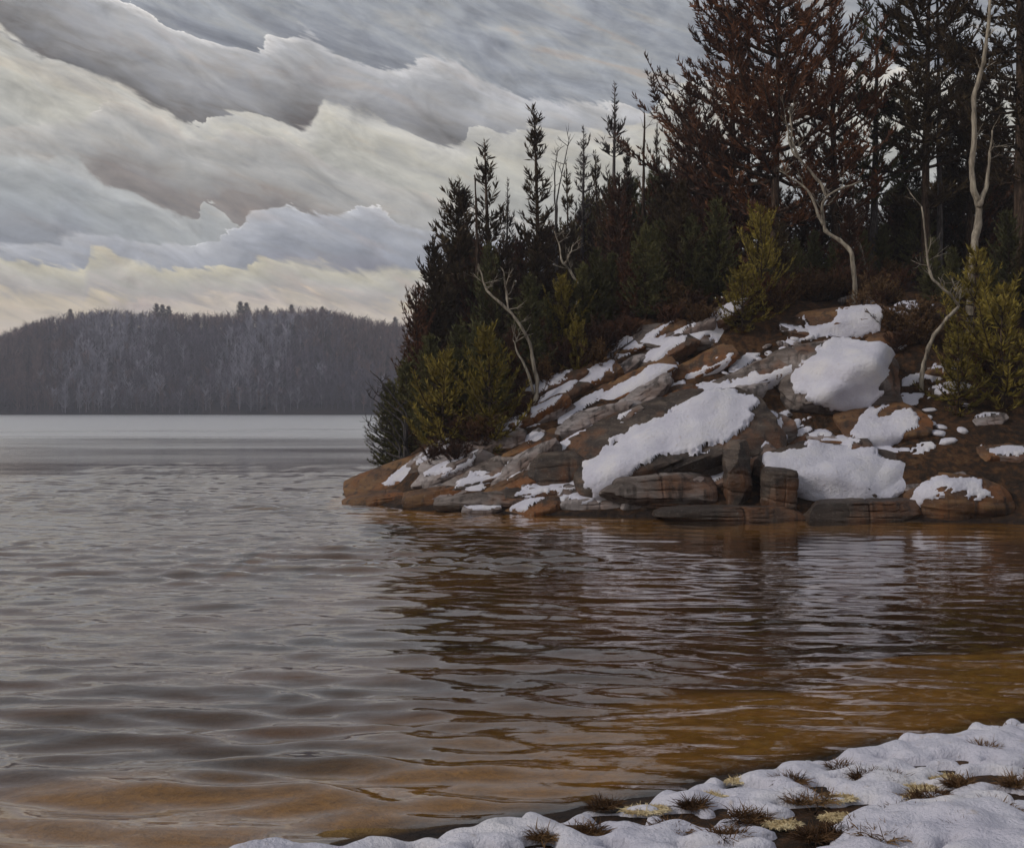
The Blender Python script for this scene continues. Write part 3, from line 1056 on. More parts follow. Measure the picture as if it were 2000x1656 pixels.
for k in range(26):
    t = k / 25
    cx_ = 1420 + 150 * t + rng.normal(0, 8)
    cy_ = 738 - 78 * t + rng.normal(0, 12)
    rock('stone', 'small snow dusted cobble strewn up the gully on the lakeward side of the columnar block', 'stone', cx_, cy_, rng.uniform(12, 26), rng.uniform(9, 15), 0.3, rng.uniform(-20, 30), 15,
         SNOW if k % 3 else ROCK_GREY, n=6, power=2.6, cuts=4, group='cobbles in the gully', back=-0.05)
for (cx_, cy_, w_, h_) in [(877, 914, 28, 26), (868, 888, 12, 12), (915, 886, 12, 10), (892, 908, 14, 14), (858, 942, 18, 16)]:
    rock('stone', 'little snow lump stone behind the tip of the point', 'stone', cx_, cy_, w_, h_, 0.3, 10, 10, SNOW, n=6, power=2.4, cuts=3, group='snow lumps at the point', back=-0.05)



def rim_y(px):
    """picture row where the wood meets the rocks"""
    return np.interp(px, [780, 840, 900, 1000, 1040, 1120, 1200, 1280, 1430, 1520, 1640, 1780, 1850, 2000], [880, 878, 872, 840, 770, 720, 670, 625, 600, 590, 575, 545, 640, 680])


LAND = [(860, "the tip of the point"), (1010, "the low diagonal ledge"), (1140, "the creamy ledge"), (1250, "the narrow pointed slab"), (1440, "the pinkish slab"), (1560, "the gully of cobbles"),
        (1740, "the columnar block"), (1860, "the kinked grey birch"), (9999, "the rounded boulder")]


def near_what(px):
    for lim, nm in LAND:
        if px < lim:
            return nm


rf = np.random.default_rng(77)
for k in range(84):
    cx_ = rf.uniform(830, 1990) if k % 3 else rf.uniform(850, 1480)
    lo, hi = rim_y(cx_) + 8, np.interp(cx_, [780, 1000, 1400, 2000], [985, 1000, 1012, 1015])
    cy_ = lo + (hi - lo) * rf.random() ** 0.8
    w_ = rf.uniform(70, 200) if cx_ < 1500 else rf.uniform(50, 120)
    rl = 27 if cx_ < 1560 else rf.uniform(-8, 16)
    if hi - cy_ < 40:
        rl *= 0.3
    mt = [ROCK_DARK, ROCK, ROCK_RUST, ROCK_GREY, ROCK_GREY][k % 5]
    sn = []
    if k % 10 < 7:
        ca, sa = math.cos(R(rl)), math.sin(R(rl))
        L_, t_ = w_ * rf.uniform(0.36, 0.52), min(w_ * rf.uniform(0.07, 0.14), 16)
        sn = [[(cx_ + u * ca + v * sa, cy_ - w_ * 0.12 - u * sa + v * ca) for u, v in ((-L_, 0), (-L_ * .3, -t_), (L_ * .5, -t_ * 1.1), (L_, -t_ * .2), (L_ * .3, t_ * .7), (-L_ * .5, t_))]]
    nm = {0: 'dark', 1: 'brown', 2: 'rusty', 3: 'grey', 4: 'grey'}[k % 5]
    rock('rock', nm + (' angular rock with a snow streak wedged in near ' if sn else ' bare angular rock wedged in near ') + near_what(cx_), 'rock', cx_, cy_, w_, min(w_ * rf.uniform(0.34, 0.58), 60), 1.1,
         rl + rf.normal(0, 6), rf.uniform(12, 36), mt, sn, n=16, power=9, rough=0.05, back=0.12, thick=0.10, group=nm + (' streaked' if sn else ' bare') + ' rocks near ' + near_what(cx_))

gbm = BVHTree.FromPolygons([tuple(v) for v in GV.tolist()], GF.tolist())
for k in range(60):
    cx_ = rf.uniform(860, 1830)
    lo, hi = rim_y(cx_) + 4, np.interp(cx_, [780, 1000, 1400, 2000], [955, 950, 930, 960])
    cy_ = lo + (hi - lo) * rf.random()
    rl = R(27 if cx_ < 1560 else rf.uniform(-5, 20))
    ca, sa = math.cos(rl), math.sin(rl)
    L_, t_ = rf.uniform(18, 70), rf.uniform(4, 12)
    pl = [(cx_ + u * ca + v * sa, cy_ - u * sa + v * ca) for u, v in ((-L_, 0), (-L_ * .3, -t_), (L_ * .5, -t_ * 1.1), (L_, -t_ * .2), (L_ * .3, t_ * .7), (-L_ * .5, t_))]
    o = add_snow(ground, gbm, pl, 0.05, 900 + k, wob=4.0)
    if o:
        o.name = 'snow_patch'

# ------------------------------------------------------------------ snow on the near bank
def bank_snow(x, y):
    d = signed_dist(np.stack([x, y], 1), SHP)
    base = land_h(x, y)
    n1 = vnoise(x * 2.1, y * 3.0, 41)
    n2 = vnoise(x * 5.5, y * 7.0, 42)
    n3 = vnoise(x * 14, y * 17, 43)
    n4 = vnoise(x * 30, y * 36, 44)
    edge = sstep(d + 0.12 * n1 + 0.10 * n2 + 0.05 * n3, 0.24, 0.44)
    bare = sstep(0.36 * n1 + 0.60 * n2 + 0.45 * n3 + 0.12 * n4, -0.36, -0.10)
    t = edge * bare
    return base - 0.05 + t * (0.115 + 0.04 * n1 + 0.04 * n2 + 0.028 * n3 + 0.010 * n4)


sx = np.arange(-3.2, 8.0, 0.03)
sy = np.arange(5.0, 12.0, 0.03)
V, Fc = grid_mesh(sx, sy, bank_snow)
tag(obj('snow', mesh_np('snow', V, Fc, SNOW)), kind='structure')


# ------------------------------------------------------------------ trees
def tube(path, radii, seg=6):
    path = np.array(path, dtype=float)
    n = len(path)
    T = np.gradient(path, axis=0)
    T /= np.linalg.norm(T, axis=1)[:, None] + 1e-9
    ref = np.array([0.31, 0.95, 0.05])
    A = np.cross(T, ref)
    A /= np.linalg.norm(A, axis=1)[:, None] + 1e-9
    B = np.cross(T, A)
    ang = np.arange(seg) / seg * 2 * math.pi
    V = path[:, None, :] + (A[:, None, :] * np.cos(ang)[None, :, None] + B[:, None, :] * np.sin(ang)[None, :, None]) * np.array(radii)[:, None, None]
    V = V.reshape(-1, 3)
    i = np.arange((n - 1) * seg)
    r_, c_ = i // seg, i % seg
    c2 = (c_ + 1) % seg
    Fq = np.stack([r_ * seg + c_, r_ * seg + c2, (r_ + 1) * seg + c2, (r_ + 1) * seg + c_], 1)
    # caps with one extra vertex each
    V = np.concatenate([V, path[:1], path[-1:]])
    k = len(V)
    j = np.arange(seg)
    j2 = (j + 1) % seg
    cap0 = np.stack([np.full(seg, k - 2), j2, j, np.full(seg, k - 2)], 1)
    cap1 = np.stack([np.full(seg, k - 1), (n - 1) * seg + j, (n - 1) * seg + j2, np.full(seg, k - 1)], 1)
    return V, Fq, np.concatenate([cap0[:, :3], cap1[:, :3]])


class MB:
    def __init__(self):
        self.V, self.Q, self.T, self.n = [], [], [], 0

    def add(self, V, Q=None, T=None):
        self.V.append(V)
        if Q is not None and len(Q):
            self.Q.append(Q + self.n)
        if T is not None and len(T):
            self.T.append(T + self.n)
        self.n += len(V)

    def tube(self, path, radii, seg=6):
        self.add(*tube(path, radii, seg))

    def mesh(self, name, mat, smooth=True):
        V = np.concatenate(self.V).astype(np.float32)
        Q = np.concatenate(self.Q) if self.Q else np.zeros((0, 4), int)
        T = np.concatenate(self.T) if self.T else np.zeros((0, 3), int)
        me = bpy.data.meshes.new(name)
        me.vertices.add(len(V))
        me.vertices.foreach_set('co', V.ravel())
        me.loops.add(len(Q) * 4 + len(T) * 3)
        me.loops.foreach_set('vertex_index', np.concatenate([Q.ravel(), T.ravel()]).astype(np.int32))
        me.polygons.add(len(Q) + len(T))
        me.polygons.foreach_set('loop_start', np.concatenate([np.arange(len(Q)) * 4, len(Q) * 4 + np.arange(len(T)) * 3]).astype(np.int32))
        me.update(calc_edges=True)
        if smooth:
            me.polygons.foreach_set('use_smooth', np.ones(len(me.polygons), dtype=bool))
        me.materials.append(mat)
        return me


def unit(A):
    return A / (np.linalg.norm(A, axis=-1, keepdims=True) + 1e-9)


def sprays(r, path, length, per_m, size, out):
    """needle sprays along a bough: slim pointed diamonds fanning forwards"""
    seglen = np.linalg.norm(np.diff(path, axis=0), axis=1)
    tot = seglen.sum()
    n = max(4, int(tot * per_m * 1.35))
    t = r.uniform(0.12, 1.0, n) ** 0.8
    u = t * (len(path) - 1)
    i = np.minimum(u.astype(int), len(path) - 2)
    f = (u - i)[:, None]
    P = path[i] * (1 - f) + path[i + 1] * f
    T = unit(path[i + 1] - path[i])
    side = unit(np.cross(T, np.array([0, 0, 1.0])))
    up = np.cross(side, T)
    sg = r.choice([-1.0, 1.0], n)[:, None]
    D = unit(T * r.uniform(0.45, 1.2, (n, 1)) + side * sg * r.uniform(0.15, 1.0, (n, 1)) + up * r.normal(0.12, 0.32, (n, 1)))
    L = (size * r.uniform(0.6, 1.35, n) * (1.15 - 0.45 * t))[:, None]
    W = L * r.uniform(0.07, 0.13, (n, 1))
    Sd = unit(np.cross(D, r.normal(0, 1, (n, 3))))
    bend = np.array([0, 0, 1.0]) * L * r.uniform(0.0, 0.22, (n, 1))
    V = np.stack([P, P + D * L * 0.45 + Sd * W, P + D * L + bend, P + D * L * 0.45 - Sd * W], 1).reshape(-1, 3)
    out.add(V, np.arange(n * 4).reshape(-1, 4))


def conifer(seed, H=10.0, rad=1.5, base=0.08, whorls=26, per=6, e_low=-12, e_top=35, curl=0.45, size=0.30, per_m=20, shape=0.85, jitter=0.25, sub=0, trunk_r=0.13,
            asym=0.0, asym_a=math.pi, gaps=0.0, stem_bend=0.12, mats=(None, None), tip=0.07):
    r = np.random.default_rng(seed)
    wood, leaf = MB(), MB()
    zt = np.linspace(0, 1, 10)
    bx = stem_bend * np.sin(zt * 2.6 + r.uniform(0, 6)) * zt
    by = stem_bend * np.sin(zt * 3.1 + r.uniform(0, 6)) * zt
    stem = np.stack([bx, by, zt * H], 1)
    wood.tube(stem, trunk_r * (1 - zt) ** 0.8 + 0.012, 8)
    for w in range(whorls):
        f = base + (1 - tip - base) * ((w + r.uniform(-.3, .3)) / max(whorls - 1, 1))
        f = min(max(f, base), 0.985)
        if gaps and r.random() < gaps:
            continue
        prof = (1 - (f - base) / (1 - base)) ** shape
        low = min(1.0, 0.55 + (f - base) * 5)
        k0 = r.uniform(0, 6.28)
        for k in range(per):
            a = k0 + k * 2 * math.pi / per + r.normal(0, 0.3)
            L = rad * (prof * low + 0.05) * (1 + r.normal(0, jitter)) * (1 + asym * math.cos(a - asym_a))
            if L < 0.12:
                continue
            e = R(e_low + (e_top - e_low) * f + r.normal(0, 8))
            z0 = f * H + r.normal(0, 0.05)
            c0 = np.array([np.interp(f, zt, bx), np.interp(f, zt, by), z0])
            tt = np.linspace(0, 1, 6)
            cc = curl * r.uniform(0.6, 1.4)
            rr = L * tt
            zz = L * (math.tan(e) * tt + cc * tt ** 2.4)
            sw = L * r.normal(0, 0.10) * tt ** 2
            path = c0 + np.stack([math.cos(a) * rr - math.sin(a) * sw, math.sin(a) * rr + math.cos(a) * sw, zz], 1)
            wood.tube(path, (0.012 + 0.018 * L) * (1 - 0.8 * tt), 4)
            sprays(r, path, L, per_m, size, leaf)
            for s_ in range(sub):
                ts = r.uniform(0.3, 0.95)
                p0 = c0 + np.array([math.cos(a) * L * ts, math.sin(a) * L * ts, L * (math.tan(e) * ts + cc * ts ** 2.4)])
                a2 = a + r.choice([-1, 1]) * r.uniform(0.5, 1.1)
                L2 = L * r.uniform(0.22, 0.42)
                t2 = np.linspace(0, 1, 4)
                pth = p0 + np.stack([math.cos(a2) * L2 * t2, math.sin(a2) * L2 * t2, L2 * (0.15 * t2 + 0.7 * t2 ** 2)], 1)
                wood.tube(pth, 0.012 * (1 - 0.7 * t2), 3)
                sprays(r, pth, L2, per_m * 1.3, size * 0.9, leaf)
    # leader
    sprays(r, stem[-3:], H * 0.1, per_m * 1.4, size * 0.7, leaf)
    return wood, leaf, H


protos = {}


def proto(key, bark, needles, **kw):
    w, l, H = conifer(**kw)
    protos[key] = (w.mesh('trunk', bark), l.mesh('crown', needles, smooth=False), H)


for i in range(4):
    proto(('spruce', i), BARK, N_DARK, seed=200 + i, rad=1.7, whorls=28, per=7, per_m=24, size=0.34)
for i in range(3):
    proto(('green', i), BARK, N_GREEN, seed=220 + i, rad=2.0, whorls=26, per=7, per_m=26, size=0.36, e_low=-18, curl=0.55)
for i in range(3):
    proto(('brown', i), BARK, N_BROWN, seed=240 + i, rad=1.9, whorls=24, per=6, per_m=22, size=0.36, jitter=0.35, curl=0.6)
for i in range(3):
    proto(('spire', i), BARK, N_DARK, seed=260 + i, rad=0.85, whorls=24, per=5, per_m=24, size=0.30, jitter=0.35, curl=0.8, e_low=-25, e_top=40, gaps=0.08, trunk_r=0.11, tip=0.03)
for i in range(2):
    proto(('grey', i), GREYWOOD, N_GREY, seed=280 + i, rad=0.85, whorls=15, per=5, per_m=17, size=0.30, jitter=0.4, curl=0.9, e_low=-15, e_top=40, gaps=0.1, trunk_r=0.10, tip=0.10)
for i in range(2):
    proto(('olive', i), BARK, N_OLIVE, seed=300 + i, H=5.0, rad=1.7, whorls=11, per=6, per_m=30, size=0.30, curl=0.75, e_low=-18, jitter=0.35, base=0.03, trunk_r=0.06)


def plant(name, key, px, py_top, Y, label, group=None, rot=None, fat=1.0, cat='tree', sink=0.15):
    tm, cm, H = protos[key]
    X = (px - CX) / F * Y
    gz = hgt(X, Y)
    ztop = CAMZ + (HY - py_top) / F * Y
    s = max((ztop - gz + sink) / H, 0.12)
    e = empty(name, (X, Y, gz - sink))
    sx_ = fat * s if fat < 3 else fat
    e.scale = (sx_, sx_, s)
    e.rotation_euler.z = rng.uniform(0, 6.28) if rot is None else rot
    tag(e, label, cat, group)
    obj('trunk', tm, e)
    obj('crown', cm, e)
    return e


def own_tree(name, px, py_top, Y, label, bark, needles, seed, **kw):
    X = (px - CX) / F * Y
    gz = hgt(X, Y)
    H = CAMZ + (HY - py_top) / F * Y - gz + 0.15
    w, l, _ = conifer(seed, H=H, **kw)
    e = empty(name, (X, Y, gz - 0.15))
    tag(e, label, 'tree')
    obj('trunk', w.mesh('trunk', bark), e)
    obj('crown', l.mesh('crown', needles, smooth=False), e)
    return e


# skyline trees on the left half
plant('spruce_tree', ('brown', 0), 812, 560, 44, 'short rust brown spruce at the outer edge of the wood', fat=0.8)
plant('spruce_tree', ('spruce', 0), 848, 462, 45, 'dark spruce stepping up behind the rust brown one', fat=0.9)
plant('spruce_tree', ('spruce', 1), 894, 348, 47, 'full pointed dark spruce on the lakeward side of the reddish dead spike')
plant('spruce_tree', ('spire', 0), 957, 278, 48, 'slim dark spruce with a purple grey tip', fat=1.2)
plant('spruce_tree', ('grey', 0), 986, 350, 49, 'thin lilac grey spruce beside the slim purple tipped one', fat=0.9)
plant('spruce_tree', ('spire', 1), 1050, 210, 48, 'tall narrow blackish spruce standing clear of the stand', fat=1.05)
plant('spruce_tree', ('spire', 2), 1110, 322, 50, 'short dark spire between bare stems and the pale grey spruces', fat=0.8)
plant('spruce_tree', ('grey', 1), 1134, 252, 52, 'pale grey half bare spruce with upswept boughs', fat=1.1)
plant('spruce_tree', ('grey', 0), 1194, 162, 52, 'tallest pale grey half bare spruce with a long naked leader', fat=1.15)
plant('spruce_tree', ('spire', 0), 1166, 296, 50, 'grey green spire wedged between the two pale spruces', fat=0.9)
plant('spruce_tree', ('spire', 1), 1226, 272, 52, 'thin dark spire on the landward side of the tallest pale spruce', fat=0.7)
plant('spruce_tree', ('spire', 2), 1284, 245, 52, 'needle thin spire on the landward side of the bare snag', fat=0.6)
plant('spruce_tree', ('spire', 0), 1308, 262, 53, 'small dark spire against the reddish pine boughs', fat=0.7)

# tall ragged conifers on the right
BIG = dict(sub=4, per_m=19, size=0.34, stem_bend=0.25, trunk_r=0.17)
own_tree('pine_tree', 1512, -190, 42, 'broad ragged conifer with long upcurled boughs reaching over the lake', BARK, N_BROWN, 501, rad=3.3, base=0.18, whorls=20, per=6, e_low=-8, e_top=25, curl=0.42,
         shape=0.55, jitter=0.3, gaps=0.16, asym=0.08, asym_a=math.pi, **BIG)
own_tree('pine_tree', 1425, 10, 44, 'leaning ragged conifer with finger like tips in front of open sky', BARK, N_BROWN, 502, rad=2.4, base=0.22, whorls=17, per=6, e_low=-4, e_top=25, curl=0.55,
         shape=0.5, jitter=0.3, gaps=0.18, asym=0.3, asym_a=math.pi, **BIG)
own_tree('pine_tree', 1632, 8, 43, 'red brown ragged conifer with a spiky divided top', BARK, N_BROWN, 503, rad=2.3, base=0.26, whorls=18, per=5, e_low=0, e_top=30, curl=0.5,
         shape=0.5, jitter=0.35, gaps=0.22, **BIG)
own_tree('pine_tree', 1706, 16, 44, 'slender green grey conifer with sparse drooping tufts', GREYWOOD, N_GREEN, 504, rad=1.6, base=0.30, whorls=15, per=4, e_low=-18, e_top=30, curl=0.45,
         shape=0.4, jitter=0.35, gaps=0.2, **BIG)
own_tree('pine_tree', 1808, -160, 42, 'dark ragged conifer paired with a bare grey stem', BARK, N_DARK, 505, rad=2.1, base=0.22, whorls=22, per=6, e_low=-5, e_top=25, curl=0.45,
         shape=0.35, jitter=0.3, gaps=0.10, **BIG)
own_tree('pine_tree', 1992, -330, 40, 'massive dark trunked conifer by the tall pale birch', BARK, N_DARK, 506, rad=2.4, base=0.25, whorls=20, per=5, e_low=-8, e_top=20, curl=0.4,
         shape=0.35, jitter=0.3, gaps=0.1, sub=5, per_m=17, size=0.34, stem_bend=0.2, trunk_r=0.26)
own_tree('pine_tree', 1893, 76, 44, 'small dark spire on the lakeward side of the tall pale birch', BARK, N_DARK, 507, rad=1.3, base=0.3, whorls=20, per=5, e_low=-10, e_top=40, curl=0.5, shape=0.75,
         **{**BIG, 'sub': 2})
plant('pine_tree', ('brown', 1), 1350, 160, 48, 'russet conifer filling in under the long upcurled boughs', fat=0.8)

plant('pine_tree', ('brown', 2), 1402, 236, 49, 'russet conifer between the leaning and the broad ragged conifers', fat=0.9)
plant('pine_tree', ('brown', 0), 1585, 300, 48, 'russet conifer between the broad ragged and the spiky topped conifers', fat=0.8)
plant('pine_tree', ('spruce', 2), 1762, 290, 47, 'dark conifer under the dark ragged conifer on its lakeward side', fat=0.9)
plant('pine_tree', ('spruce', 0), 1856, 236, 46, 'dark conifer between the bare grey stem and the small spire', fat=0.9)
plant('pine_tree', ('spruce', 3), 1945, 180, 46, 'dark conifer filling in behind the tall pale birch', fat=0.9)

# dense stand behind the rocks
OUT_X = [790, 850, 900, 950, 1000, 1050, 1100, 1150, 1200, 1250, 1300, 1400, 1500, 1600, 1700, 1760, 1800, 1900, 2000, 2100]
OUT_Y = [640, 520, 440, 430, 450, 440, 405, 375, 345, 330, 315, 325, 355, 370, 370, 350, 310, 290, 270, 240]
kinds = [('spruce', 0), ('spruce', 1), ('spruce', 2), ('spruce', 3), ('green', 0), ('green', 1), ('green', 2), ('brown', 0), ('brown', 1), ('brown', 2)]
LAB = {'spruce': 'dark spruce in the dense stand behind the snowy rocks', 'green': 'deep green fir in the dense stand behind the snowy rocks', 'brown': 'brownish spruce in the dense stand behind the snowy rocks'}
TN = [(930, 'the yellow olive young fir'), (1075, 'the crooked pale birch'), (1250, 'the creamy ledge'), (1420, 'the pinkish slab'), (1560, 'the broad ragged conifer'),
      (1740, 'the forked silvery birch'), (1860, 'the kinked grey birch'), (9999, 'the tall pale birch')]


def tree_near(px):
    for lim, nm in TN:
        if px < lim:
            return nm


px = 822.0
k = 0
while px < 2090:
    Y = rng.uniform(44, 54)
    k2 = kinds[(k * 7) % 10]
    if px > 1330:
        k2 = kinds[[0, 7, 2, 8, 1, 9][k % 6]]
    plant('spruce_tree', k2, px, np.interp(px, OUT_X, OUT_Y) + abs(rng.normal(0, 28)), Y, LAB[k2[0]].replace('the snowy rocks', tree_near(px)), group=k2[0] + ' trees of the dense stand behind ' + tree_near(px))
    px += rng.uniform(14, 23)
    k += 1


px = 806.0
while px < 2080:
    b = hit_ground(px, rim_y(px) - 4, 12, 60)
    Y = b.y + rng.uniform(0.2, 1.8)
    top = np.interp(px, OUT_X, OUT_Y) * 0.52 + rim_y(px) * 0.48 + rng.normal(0, 40)
    k2 = kinds[[4, 0, 5, 6, 4, 9, 5][k % 7]]
    plant('spruce_tree', k2, px, min(top, rim_y(px) - 90), Y, {'spruce': 'blackish low spruce along the edge of the rocks', 'green': 'green low fir along the edge of the rocks',
                                                          'brown': 'russet low spruce along the edge of the rocks'}[k2[0]] + ' before ' + tree_near(px),
          group=k2[0] + ' trees along the rocks before ' + tree_near(px), fat=1.15)
    px += rng.uniform(24, 40)
    k += 1

proto(('brush', 0), BARK, STRAW, seed=330, H=1.0, rad=0.75, whorls=7, per=8, per_m=34, size=0.16, curl=0.7, e_low=25, e_top=60, base=0.02, trunk_r=0.02, sub=2)
proto(('brush', 1), BARK, N_BROWN, seed=331, H=1.0, rad=0.85, whorls=7, per=8, per_m=34, size=0.16, curl=0.7, e_low=20, e_top=60, base=0.02, trunk_r=0.02, sub=2)
rb = np.random.default_rng(91)
for k in range(64):
    px = rb.uniform(830, 1990)
    py = rim_y(px) + abs(rb.normal(0, 22)) - 6
    if px > 1740:
        py += rb.uniform(0, 110)
    b = hit_ground(px, py, 12, 60)
    plant('brush_shrub', ('brush', k % 2), px, py - rb.uniform(18, 42), b.y, ['dry tan brush clump', 'russet brush clump'][k % 2] + ' on the upper bank near ' + near_what(px),
          group=['tan', 'russet'][k % 2] + ' brush near ' + near_what(px), cat='shrub', sink=0.05, fat=1.3)

# olive young trees with paler needles
for (px, pt, pb, fat, lab) in [(955, 640, 872, 1.0, 'yellow olive young fir with swept boughs at the lakeside end of the wood'),
                               (868, 690, 880, 1.1, 'grey green bushy young fir at the tip of the wood'),
                               (1096, 540, 690, 0.8, 'olive sapling beside the bent pale stem'),
                               (1128, 620, 735, 0.8, 'small olive sapling above the creamy ledge'),
                               (1486, 405, 600, 0.9, 'tall olive bush at the foot of the ragged conifers'),
                               (1450, 520, 640, 1.3, 'low spreading olive bush above the pinkish slab'),
                               (1905, 490, 690, 1.1, 'olive bush around the foot of the tall pale birch'),
                               (1960, 560, 790, 1.2, 'wide olive bush on the bank above the oval stone'),
                               (1872, 640, 800, 1.1, 'low brown olive bush on the landward side of the kinked birch')]:
    b = hit_ground(px, pb, 12, 60)
    plant('young_fir', ('olive', int(px) % 2), px, pt, b.y - 0.1, lab, fat=fat, cat='tree')
for (px, pt, Y, lab) in [(764, 742, 40.5, 'small dark leaning fir at the outermost shore'), (795, 700, 40, 'dark ragged young fir on the outermost shore')]:
    plant('young_fir', ('green', 1), px, pt, Y, lab, fat=1.2)


# ------------------------------------------------------------------ bare crooked stems
def bare_tree(label, lines, Y, radius, mat=PALE, name='birch_tree', cat='tree', jit=0.12, twigs=True):
    """lines: traced stems, first one is the main stem from its foot"""
    r = np.random.default_rng(int(lines[0][0][0]) + int(lines[0][0][1]))
    foot = wpos(*lines[0][0], Y)
    gz = hgt(foot.x, foot.y)
    root = empty(name, foot)
    tag(root, label, cat)
    for i, ln in enumerate(lines):
        pts = []
        for j, (a, b) in enumerate(ln):
            pts.append(np.array(wpos(a, b, Y + (0 if j == 0 else r.normal(0, jit)))) - np.array(foot))
        if i == 0 and gz < foot.z - 0.02:
            pts.insert(0, pts[0] + np.array([0.0, 0.0, gz - foot.z - 0.1]))
        pts = np.array(pts)
        # refine with a little wobble
        t = np.linspace(0, len(pts) - 1, (len(pts) - 1) * 5 + 1)
        P = np.stack([np.interp(t, np.arange(len(pts)), pts[:, c]) for c in range(3)], 1)
        P[1:-1] += r.normal(0, 0.018, (len(P) - 2, 3))
        P[1:-1] = (P[:-2] + 2 * P[1:-1] + P[2:]) / 4
        rad = radius * (1.0 if i == 0 else 0.62)
        mb = MB()
        mb.tube(P, rad * (1 - 0.72 * np.linspace(0, 1, len(P))) * (1 + r.normal(0, 0.10, len(P))), 7)
        # short twigs
        for _ in range((max(3, len(P) // 4) if i or len(lines) == 1 else 6) if twigs else 0):
            k_ = r.integers(len(P) // 2, len(P))
            d = r.normal(0, 1, 3) * np.array([1, 0.7, 0.4]) + np.array([0, 0, 0.9])
            d = d / np.linalg.norm(d) * r.uniform(0.25, 0.7)
            q1, q2 = P[k_] + d * 0.5 + r.normal(0, .03, 3), P[k_] + d
            mb.tube(np.array([P[k_], q1, q2]), [0.018, 0.013, 0.006], 4)
            for _2 in range(3):
                d2 = d * 0.35 + r.normal(0, 0.13, 3) + np.array([0, 0, 0.08])
                mb.tube(np.array([q1, q1 + d2 * .6 + r.normal(0, .02, 3), q1 + d2]), [0.009, 0.007, 0.004], 3)
        obj('trunk' if i == 0 else 'limb', mb.mesh('stem', mat), root)
    return root


def yb(px, py):
    return hit_ground(px, py, 12, 70).y


bare_tree('crooked pale birch with two joined stems above the creamy ledge', [[(1046, 782), (1050, 742), (1040, 700), (1035, 668), (1008, 622), (992, 604), (988, 572), (985, 545)],
                                                                         [(1000, 612), (965, 582), (950, 566), (940, 535), (934, 515)],
                                                                         [(1042, 770), (1030, 722), (1012, 690), (1002, 664)]], yb(1046, 784) - 0.3, 0.085)
bare_tree('bent pale stem among the dark spruces', [[(1128, 600), (1130, 575), (1130, 556), (1112, 528), (1098, 512), (1093, 482), (1083, 452)], [(1102, 518), (1114, 494), (1120, 474)]], 40.0, 0.07)
bare_tree('forked silvery birch with a sharply crooked trunk above the lilac slab', [[(1670, 578), (1668, 530), (1664, 492), (1640, 470), (1612, 452), (1606, 420), (1606, 396), (1622, 378), (1650, 366), (1682, 354)],
                                                                                  [(1608, 440), (1596, 412), (1578, 372), (1552, 352), (1522, 334)],
                                                                                  [(1614, 384), (1604, 360), (1578, 328), (1548, 296), (1540, 270), (1532, 215)],
                                                                                  [(1560, 308), (1548, 280), (1544, 240), (1542, 212)]], yb(1670, 580) - 1.3, 0.10)
bare_tree('straight silvery birch beside the forked one', [[(1696, 552), (1690, 520), (1682, 482), (1664, 456), (1652, 440), (1644, 414), (1634, 392)], [(1674, 462), (1672, 430), (1667, 384)]], yb(1696, 556) - 1.3, 0.08)
bare_tree('kinked grey birch bending back over the dark hollow', [[(1800, 742), (1803, 712), (1812, 682), (1828, 650), (1850, 622), (1876, 598), (1848, 568), (1822, 546), (1812, 520), (1808, 470), (1800, 404)]], yb(1800, 745) - 0.3, 0.08)
bare_tree('tall pale birch in front of the massive dark trunked conifer', [[(1896, 580), (1897, 540), (1902, 490), (1910, 440), (1914, 402), (1902, 372), (1898, 330), (1903, 260), (1902, 190), (1918, 140), (1926, 90), (1932, 30), (1938, -60)],
                                                                  [(1912, 405), (1926, 370), (1934, 310), (1938, 255)]], yb(1896, 590) - 2.6, 0.15)
bare_tree('bare leaning pole on the landward side of the narrow blackish spruce', [[(1088, 420), (1088, 392), (1092, 366), (1102, 322), (1114, 262)]], 49, 0.05, GREYWOOD, 'dead_tree')
bare_tree('bare upright pole with a swollen tip on the landward side of the narrow blackish spruce', [[(1086, 425), (1083, 372), (1084, 330), (1090, 288)]], 49.5, 0.055, GREYWOOD, 'dead_tree')
bare_tree('thick bare dead snag on the lakeward side of the ragged conifers', [[(1256, 440), (1256, 380), (1258, 300), (1259, 222)]], 51, 0.12, BARK, 'dead_tree', jit=0.02)
bare_tree('reddish dead spike beside the full pointed spruce', [[(934, 520), (932, 450), (930, 400), (927, 342)]], 46, 0.10, BARK, 'dead_tree', jit=0.02)
bare_tree('bare dark stem behind the leaning ragged conifer', [[(1462, 330), (1460, 200), (1463, 80), (1466, -60)]], 45, 0.10, BARK, 'dead_tree', jit=0.03)
bare_tree('bare grey stem close beside the dark ragged conifer', [[(1836, 430), (1834, 250), (1832, 100), (1830, -80)]], 42.4, 0.13, GREYWOOD, 'dead_tree', jit=0.03)

# dead sticks leaning out over the water at the point
for ln in [[(795, 806), (770, 776), (745, 745), (723, 724)], [(792, 812), (764, 790), (734, 768)], [(790, 828), (762, 805), (722, 774)], [(796, 900), (770, 868), (740, 850), (718, 830)],
           [(800, 905), (772, 890), (748, 882), (730, 872)], [(800, 890), (786, 858), (760, 822)], [(782, 872), (770, 850), (742, 838)]]:
    bare_tree('dark dead branch poking out over the lake at the point', [ln], 37.6, 0.05, GREYWOOD, 'dead_branch', 'branch', 0.08)['group'] = 'dead branches at the point'

